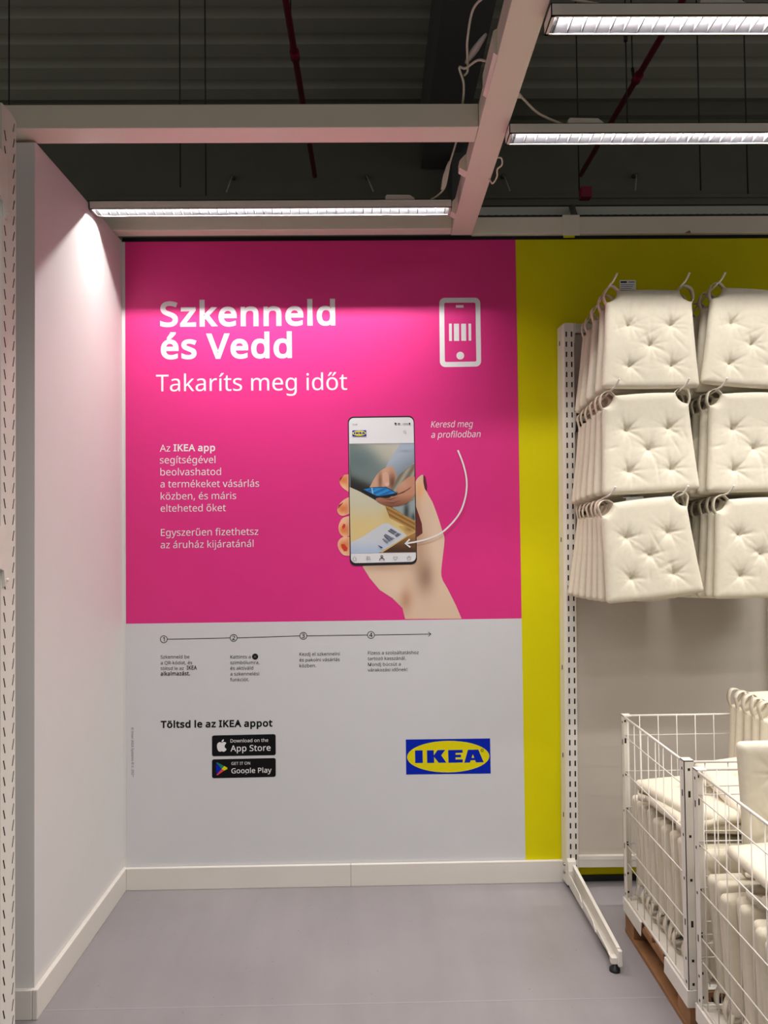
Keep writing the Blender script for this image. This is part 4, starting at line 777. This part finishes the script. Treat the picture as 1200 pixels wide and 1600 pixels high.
lettering('Töltsd le az IKEA appot', (251.3,1137.5), (425.8,1135.3), PBLACK, 38, cap=11.3)
lettering('© Inter IKEA Systems B.V. 2024', (205.3,1136.5), (205.8,1214), PGREY, 8)
def ring(cx, cy, r0, r1, n=28):
    V = [on_wall(cx+r*math.cos(2*PI*k/n), cy+r*math.sin(2*PI*k/n)) for r in (r0, r1) for k in range(n)]
    return V, [(k, (k+1) % n, n+(k+1) % n, n+k) for k in range(n)]
def disc(cx, cy, rx, ry=None, n=28):
    ry = ry or rx; return [on_wall(cx+rx*math.cos(2*PI*k/n), cy+ry*math.sin(2*PI*k/n)) for k in range(n)], [tuple(range(n))]
def stroke(pts, w):
    P = [Vector(p) for p in pts]; V = []
    for i, p in enumerate(P):
        t = (P[min(i+1,len(P)-1)]-P[max(i-1,0)]).normalized(); nr = Vector((-t.y,t.x))*w/2
        V += [on_wall(*(p+nr)), on_wall(*(p-nr))]
    return V, [(2*i, 2*i+1, 2*i+3, 2*i+2) for i in range(len(P)-1)]
def curve2(pts, k=8): return [(v.x, v.y) for v in smooth_path([(a,b,0) for a, b in pts], k)]
# step line with its numbered rings
C4 = [(256.2,998.7),(365.2,996.6),(474,993.4),(579.6,992)]
segs = []
for (a, b), (c, d2) in zip(C4, C4[1:]+[(679.3,990.6)]): segs.append(stroke([(a+5.9,b),(c-5.9,d2)], 1.0))
segs += [stroke([(669.2,987.6),(673.4,990.7),(669.4,994.2)], 1.1)]
flat('step_line', segs, PBLACK, L1)
for k, (a, b) in enumerate(C4):
    o = flat('step_ring', [ring(a, b, 4.9, 5.9)], PBLACK, L1)
    w = [1.4,2.3,2.3,2.6][k]
    lettering('1234'[k], (a-w,b+3.4), (a+w,b+3.35), PBLACK, 18, cap=6.8, name='step_number', parent=o)
o = flat('scan_symbol', [disc(398.7,1025.9,4.8)], PBLACK, L1)
flat('symbol_mark', [stroke([(396.6,1024),(400.8,1027.8)], .7), stroke([(400.8,1024),(396.6,1027.8)], .7)], PGREY, L1+.0004, o)
# phone emblem
def rrect_px(c, r, n=6):
    """rounded quadrilateral; c = four corners clockwise from top-left"""
    out = []
    for i in range(4):
        p, a, b = Vector(c[i]), Vector(c[i-1]), Vector(c[(i+1) % 4])
        u, w = (a-p).normalized()*r, (b-p).normalized()*r
        for k in range(n+1):
            t = k/n*PI/2; out.append(tuple(p+u*(1-math.sin(t))+w*(1-math.cos(t))))
    return out
em = rrect_px([(686.2,465.6),(750.2,465.2),(751.8,572.8),(687.3,573.8)], 8.6)
ei = rrect_px([(694.0,473.3),(742.8,473.0),(744.2,565.0),(695.0,565.8)], 2.4)
def crop3(x, y): return 670+x/11.43, 450+y/11.43
parts = [poly_px(em, [ei])]
for x0, x1, y0, y1 in ((482,618,306,353),(359,410,638,948),(446,538,640,947),(577,664,640,945),(707,754,638,943)):
    parts.append(poly_px([crop3(x0,y0),crop3(x1,y0),crop3(x1+3,y1),crop3(x0+3,y1)]))
parts.append(disc(719.1,555.9,6.1))
flat('phone_emblem', parts, PWHITE, L1)
# pointing arrow
arrow = flat('curved_arrow', [stroke(curve2([(715.1,703.5),(724.2,727.7),(729,753),(726.5,778.6),(716.6,804),(695.3,828),(675.5,839.4),(654.2,845.6),(635,849)]), 2.6),
                      stroke([(640.2,842.3),(633.3,849.2),(641,855)], 2.6)], PWHITE, L1+.0046)
# blue and yellow oval logo
def cl(x, y): return 620+x/7.5, 1140+y/7.5
def logo(name, mp, parent, lift, big=True):
    o = flat(name, [poly_px([mp(105,115),mp(1092,102),mp(1100,513),mp(110,525)])], PBLUE, lift, parent)
    V = [on_wall(*mp(602+482*math.cos(2*PI*k/40)+0.012*185*math.sin(2*PI*k/40), 315+185*math.sin(2*PI*k/40)-6*math.cos(2*PI*k/40))) for k in range(40)]
    flat('oval', [(V, [tuple(range(40))])], PYEL, lift+.0003, o)
    L = [poly_px([mp(*p) for p in q]) for q in (
        [(212,242),(302,240),(305,388),(215,390)],
        [(352,241),(432,239),(434,298),(478,238),(568,236),(520,298),(580,385),(490,387),(436,318),(438,388),(355,389)],
        [(600,238),(770,235),(771,270),(688,271),(688,293),(752,292),(752,322),(688,323),(688,348),(772,346),(772,383),(605,387)])]
    L.append(poly_px([mp(*p) for p in [(833,235),(955,232),(1017,380),(925,382),(918,356),(865,358),(857,384),(790,386)]], [[mp(*p) for p in [(890,288),(908,328),(875,329)]]]))
    flat('logo_letters', L, PBLUE, lift+.0006, o)
    if big:
        cx, cy = mp(1000,242); flat('registered_mark', [ring(cx, cy, 1.9, 2.5, 20)]+[stroke([(cx-.6,cy+1.1),(cx-.6,cy-1.1),(cx+.5,cy-.9),(cx-.3,cy+.1),(cx+.7,cy+1.1)], .5)], PBLACK, lift+.0006, o)
    return o
logo('oval_logo', cl, poster, L1)
# store badges
def cb(x, y): return 240+x/6, 1110+y/6
def badge(c):
    return flat('store_badge', [poly_px(rrect_px([cb(*p) for p in c], 3.2))], PBLACK, L1)
o = badge([(548,234),(1145,221),(1146,419),(548,429)])
lettering('Download on the', (360.3,1160), (419.2,1158.8), PWHITE, 5, lift=L1+.0004, parent=o); lettering('App Store', (360.3,1174), (423,1172.8), PWHITE, 12, lift=L1+.0004, parent=o)
body = curve2([(640,303),(662,294),(682,304),(670,322),(668,345),(684,362),(672,380),(655,386),(640,381),(624,386),(606,376),(596,345),(598,315),(612,299),(628,297),(640,303)], 4)
leaf = [(638,296),(640,282),(650,272),(660,270),(658,284),(648,294)]
flat('fruit_emblem', [poly_px([cb(*p) for p in body[:-1]]), poly_px([cb(*p) for p in leaf])], PWHITE, L1+.0004, o)
o = badge([(548,458),(1146,445),(1146,622),(548,635)])
lettering('GET IT ON', (361.7,1195), (391,1194.4), PWHITE, 5, lift=L1+.0004, parent=o); lettering('Google Play', (361.7,1208.2), (424.5,1206.9), PWHITE, 12, lift=L1+.0004, parent=o)
for nm, q, mm in (('triangle_piece', [(587,487),(590,604),(640,548)], PBLUE), ('triangle_piece', [(587,487),(598,486),(664,520),(640,548)], PGREEN),
                  ('triangle_piece', [(664,520),(692,536),(692,548),(664,562),(640,548)], PYEL), ('triangle_piece', [(590,604),(602,606),(664,562),(640,548)], PRED)):
    flat(nm, [poly_px([cb(*p) for p in q])], mm, L1+.0004, o)

# ---------------------------------------------------------------- printed hand, phone and its screen picture (ink colours per point)
def ink(name, layers, lift, parent=poster, label=None):
    """layers: (outline px, spacing px, colour function px->sRGB)"""
    V, F, Cc = [], [], []
    for k, (out, step, fn) in enumerate(layers):
        A = np.array(out); n = len(A)
        x0, y0 = A.min(0); x1, y1 = A.max(0); pts = []
        Bn = np.roll(A, -1, 0)
        gx, gy = np.meshgrid(np.arange(x0+step/2, x1, step), np.arange(y0+step/2, y1, step)); P = np.stack([gx.ravel(), gy.ravel()], 1)
        c = ((A[:,1] > P[:,1:2]) != (Bn[:,1] > P[:,1:2])) & (P[:,0:1] < (Bn[:,0]-A[:,0])*(P[:,1:2]-A[:,1])/(Bn[:,1]-A[:,1]+1e-9)+A[:,0])
        d = Bn-A; t = np.clip(((P[:,None,:]-A)*d).sum(2)/((d*d).sum(1)+1e-9), 0, 1)
        ds = np.sqrt((((A+t[...,None]*d)-P[:,None,:])**2).sum(2).min(1))
        P = P[(c.sum(1) % 2 == 1) & (ds > step*.4)]
        vo, _, fo, _, _, _ = delaunay_2d_cdt([Vector(p) for p in A]+[Vector(p) for p in P], [(i, (i+1) % n) for i in range(n)], [], 1, 1e-6)
        o = len(V)
        for v in vo:
            x, z = on_wall(v.x, v.y); V.append((x, -lift-.00008*k, z)); Cc.append((*[lin(max(0, min(255, q))) for q in fn(v.x, v.y)], 1))
        F += [[i+o for i in f] for f in fo]
    me = bpy.data.meshes.new(name); me.from_pydata(V, [], F)
    at = me.color_attributes.new('ink', 'FLOAT_COLOR', 'POINT'); at.data.foreach_set('color', np.array(Cc, 'f').ravel())
    me.materials.append(PRINT); ob = link(name, me, parent)
    if label: ob['label'] = label
    return ob
def mixc(a, b, t): t = max(0, min(1, t)); return tuple(p+(q-p)*t for p, q in zip(a, b))
def gau(x, y, cx, cy, s, sy=None): return math.exp(-((x-cx)/s)**2-((y-cy)/(sy or s))**2)
def h4(x, y): return 480+x/3.529, 620+y/3.529
def h5(x, y): return 500+x/5.4545, 770+y/5.4545
def skin(x, y):
    c = (226,196,170)
    c = mixc(c, (150,118,98), .85*gau(x, y, 664, 900, 14, 26)); c = mixc(c, (182,128,98), .7*gau(x, y, 634, 935, 10, 22))
    c = mixc(c, (176,140,112), .6*gau(x, y, 655, 860, 12, 40)); c = mixc(c, (178,140,112), .55*gau(x, y, 600, 886, 45, 7))
    c = mixc(c, (236,170,110), .8*gau(x, y, 656, 765, 7, 16)); c = mixc(c, (240,214,188), .5*gau(x, y, 620, 915, 22, 16))
    c = mixc(c, (188,142,112), .5*gau(x, y, 652, 815, 6, 40)); c = mixc(c, (238,206,182), .5*gau(x, y, 682, 840, 8, 50))
    return c
def finger(cx, cy):
    def f(x, y):
        c = mixc((244,196,158), (226,128,70), 1.1*gau(x, y, cx, cy, 7, 7)); return mixc(c, (206,110,70), .5*gau(x, y, cx+7, cy, 4, 14))
    return f
def const(*c): return lambda x, y: c
hand = [h4(*p) for p in ((596,470),(612,445),(640,430),(652,470),(660,525),(690,580),(720,660),(745,740),(757,790),(745,900),(740,990),(775,1060),(820,1150),(851,1223),(540,1225),(525,1165),(470,1110),(400,1065),(345,1000),(305,935),(420,890),(590,885))]
hand = curve2(hand[:13], 3)[:-1]+hand[12:14]+hand[14:]
layers = [(hand, 2.2, skin),
          ([h4(*p) for p in ((598,600),(612,640),(632,700),(636,752),(604,775))], 4, const(104,40,40)),
          ([h4(*p) for p in ((640,430),(652,442),(661,492),(660,525),(648,508),(640,470))], 3, const(100,20,48)),
          (curve2([h4(*p) for p in ((228,428),(204,432),(182,450),(179,475),(196,502),(228,524))], 4), 1.8, finger(536,750)),
          ([h4(*p) for p in ((179,470),(180,450),(203,432),(192,448))], 3, const(150,40,40)),
          (curve2([h5(*p) for p in ((252,36),(205,58),(160,105),(147,150),(165,185),(200,196),(252,178))], 4), 1.8, finger(535,795)),
          ([h5(*p) for p in ((150,140),(160,105),(200,80),(188,98))], 3, const(150,42,36)),
          (curve2([h5(*p) for p in ((252,198),(195,215),(165,260),(158,310),(175,355),(210,376),(252,366))], 4), 1.8, finger(537,828)),
          ([h5(*p) for p in ((200,264),(216,268),(216,292),(196,310),(187,292))], 3, const(206,58,30)),
          (curve2([h5(*p) for p in ((252,376),(200,376),(165,400),(150,440),(165,490),(200,530),(252,537))], 4), 1.8, finger(537,852)),
          ([h5(*p) for p in ((178,440),(205,436),(236,470),(231,495),(206,500),(186,470))], 3, const(206,56,30))]
ink('printed_hand', layers, L1)
ph = ink('printed_phone', [(rrect_px([(543.4,651.3),(647.2,649.8),(651.6,881.8),(546.8,884.4)], 9), 12, const(26,22,30)),
                           (rrect_px([(545.0,653.4),(646.0,652.0),(650.0,877.6),(548.4,880.0)], 8), 12, const(226,225,228))], L1+.0009)
def base(x, y):
    u, v = x-540, y-690
    c = (112,126,124)
    c = mixc(c, (196,192,178), 1/(1+math.exp(-(u*.9-v*1.1-22)/9)))
    c = mixc(c, (92,112,114), .75*gau(u, v, 18, 30, 26, 18)); c = mixc(c, (180,176,160), .6*gau(u, v, 66, 16, 14))
    k = v-(48+u*.42)
    c = mixc(c, (30,30,27), 1/(1+math.exp(-(k-4)/3.2)))
    return tuple(q+3*math.sin(x*3.1+y*1.7)+3*math.sin(x*1.9-y*2.7) for q in c)
def table(x, y): return mixc(mixc((204,200,176), (222,198,138), (y-785)/35), (206,178,110), .6*gau(x, y, 606, 805, 9, 14))
def paper(x, y): return mixc((204,208,216), (176,194,220), (y-845)/16)
def wood(x, y): return mixc((196,152,78), (120,78,38), .5+.5*math.sin((y-.55*x)*.9))
def brown(x, y): return mixc((168,122,66), (72,44,28), (y-.1*x-772)/24)
def sleeve(x, y): return mixc(mixc((168,180,196), (128,142,154), ((y-700)*.8-(640-x)*.55)/26), (120,132,146), .5*gau(x, y, 634, 705, 9, 2.2))
def lap(x, y): return mixc((170,162,142), (112,104,90), .5+.5*math.sin(x*.5+y*.3))
def handr(x, y): return mixc(mixc((206,160,134), (112,70,54), 1.0*gau(x, y, 613, 754, 6, 14)), (120,76,60), .8*gau(x, y, 594, 752, 3, 14))
def handl(x, y): return mixc(mixc((196,140,112), (116,66,48), (y-772)/22), (206,158,134), .7*gau(x, y, 630, 757, 9, 6))
def blue(x, y): return mixc((20,92,168), (44,150,214), .5+.5*math.sin(x*.35+y*.8))
pic = [([(546.0,693.9),(646.9,692.9),(649.7,862.9),(548.1,864.3)], 1.7, base),
       ([(546.2,761),(562,768),(600,789),(649,812),(649.6,862.9),(548.1,864.3)], 2.2, table),
       ([(611,789),(648.2,776),(648.8,817),(632,806),(616,797)], 2.2, lambda x, y: mixc((150,164,164), (52,58,58), gau(x, y, 635, 800, 4, 16)+gau(x, y, 648, 808, 6, 6))),
       ([(601,789),(612,792),(630,804),(648.9,814.5),(649.2,829.5),(628,819.5),(609,809.5)], 2.0, wood),
       ([(649.2,829.5),(649.7,862.9),(592,863.7),(620,847),(636,836.5)], 2.2, brown),
       ([(622,822),(632,821.5),(649.2,829.5),(636,836.5)], 2.2, lambda x, y: mixc((208,172,104), (150,110,66), gau(x, y, 640, 826, 7, 5))),
       ([(548.0,847.5),(566,839),(598,818.2),(606,817.4),(636,836.4),(620,847),(592,863.7),(548.1,864.3)], 2.2, paper),
       ([(594,862.6),(620,847),(636,836.6),(649.3,830),(649.3,831.5),(636,838.6),(620,849.2),(597,863.6)], 3, const(216,180,112)),
       ([(606,762),(612,752),(619,744),(647.6,724),(648,780),(628,790),(612,786)], 2.2, lap),
       ([(625.8,693.1),(646.9,692.9),(647.4,722.5),(632,735),(619.4,745),(617,735),(611,729.5),(601.8,731.8),(607,722),(617,706)], 1.8, sleeve),
       (curve2([(602,731.4),(607,729),(613,729.4),(618,738),(618.6,746),(613,762),(606,765),(598,764),(585,763.5),(577.8,762.4),(580,757),(586,746),(594,736),(602,731.4)], 3)[:-1], 1.6, handr),
       (curve2([(597.6,741),(602,737.6),(606.6,741),(608,752),(608,758),(604,760),(600.6,757),(598,750)], 3), 1.6, lambda x, y: mixc((212,166,142), (226,190,176), gau(x, y, 604.5, 757, 3))),
       ([(563.8,764.8),(580,761.5),(603.5,760.6),(620.6,770.5),(620.4,774.5),(592.6,778.6),(586,777.6)], 2.2, const(24,26,34)),
       ([(567.5,764.6),(581,762.4),(603.2,761.6),(619,770.6),(593.4,775.2),(588,774.6)], 1.8, blue),
       ([(580.0,762.4),(582,762.2),(583.4,772),(581.6,771.2)], 3, const(150,200,225)),
       (curve2([(648.1,745),(640,745),(631,751),(621.5,761),(619.6,766.5),(622.6,771),(619,774),(606,778.5),(594,777.6),(587,779.5),(590,784),(600,789),(614,791.6),(632,788),(641,782),(648.4,772)], 3), 1.8, handl),
       ([(622.6,771),(634,766),(643,760),(640,764),(630,770.5),(619,774)], 2.4, const(120,68,50)),
       ([(594,779),(610,779.6),(624,776),(610,781.4)], 3, const(112,62,46)), ([(597,784.6),(614,785.4),(628,781),(614,787)], 3, const(116,66,48))]
def bars(q, n):                                          # bar code strips across a four-cornered patch
    a, b, c, d = [Vector(p) for p in q]
    for i in range(n):
        t0, t1 = i/n, (i+(.72, .45, .6)[i % 3])/n
        pic.append(([tuple(a.lerp(b, t0)), tuple(a.lerp(b, t1)), tuple(d.lerp(c, t1)), tuple(d.lerp(c, t0))], 6, const(56,64,98)))
bars([(605.8,829.4),(611.4,825.4),(621.2,831),(615.2,835.2)], 5); bars([(616.4,835.9),(621.6,832),(627.2,834.4),(620.2,839.2)], 6)
bars([(599.4,837.2),(602.2,833.8),(611,838.6),(605.6,843)], 4); bars([(605.4,843.4),(611.4,838.8),(617,841),(608.6,846)], 6); bars([(597,842.4),(599.6,841),(608,846.4),(605,849)], 3)
pic.append(([(590,851.4),(593.4,853),(598.4,855.4),(595.4,856.8)], 4, const(48,54,80)))
ink('printed_picture', pic, L1+.0013, ph)
sub = L1+.0036
flat('picture_edge', [stroke([(546.0,693.7),(646.9,692.7)], .5)], PGREY, sub, ph)
lettering('12:00', (550.4,664.9), (558.4,664.8), PBLACK, 6, lift=sub, parent=ph); lettering('100%', (629.3,663.9), (637.6,663.8), PBLACK, 12, lift=sub, parent=ph)
flat('status_icons', [stroke([(616.5,661.5),(619.5,662.5)], 2.2), stroke([(621.5,662.3),(625,662.3)], 1.6), stroke([(638.6,662.2),(641,662.2)], 2.6)], PBLACK, sub, ph)
logo('screen_logo', lambda x, y: (550.6+(x-105)/990*21.6, 672.6+(y-108)/412*8.9), ph, sub, big=False)
icons = [ring(632.3,675.0,1.5,2.0,16), stroke([(633.6,676.4),(635,678)], .6)]
icons += [stroke([(551,873),(554,869.6),(557,872.9)], .6), stroke([(551.6,872.6),(551.8,876.4),(556.4,876.3),(556.4,872.6)], .6)]
icons += [stroke([(572,870),(575.2,869.9)], .6), stroke([(572,872.4),(575,872.3)], .6), stroke([(572,874.6),(575.6,874.5)], .6), ring(576.3,871.8,1.6,2.1,16), stroke([(577.6,873.4),(579,875.2)], .6)]
icons += [stroke(curve2([(617.8,875.4),(614.8,872),(615.4,869.8),(617.8,871),(620.2,869.7),(620.8,871.8),(617.8,875.4)], 3), .6)]
icons += [stroke([(636.2,870.8),(642,870.7),(641,875.2),(637.2,875.3),(636.2,870.8)], .6), stroke([(637.6,870.6),(639.1,868.4),(640.6,870.6)], .6)]
flat('screen_icons', icons, PGREY, sub, ph)
flat('screen_icons', [ring(596.6,869.4,1.0,2.0,18), stroke(curve2([(593.2,876),(593.8,873.4),(596.6,871.9),(599.6,873.3),(600.4,875.8)], 4), 1.1)], PBLACK, sub, ph)
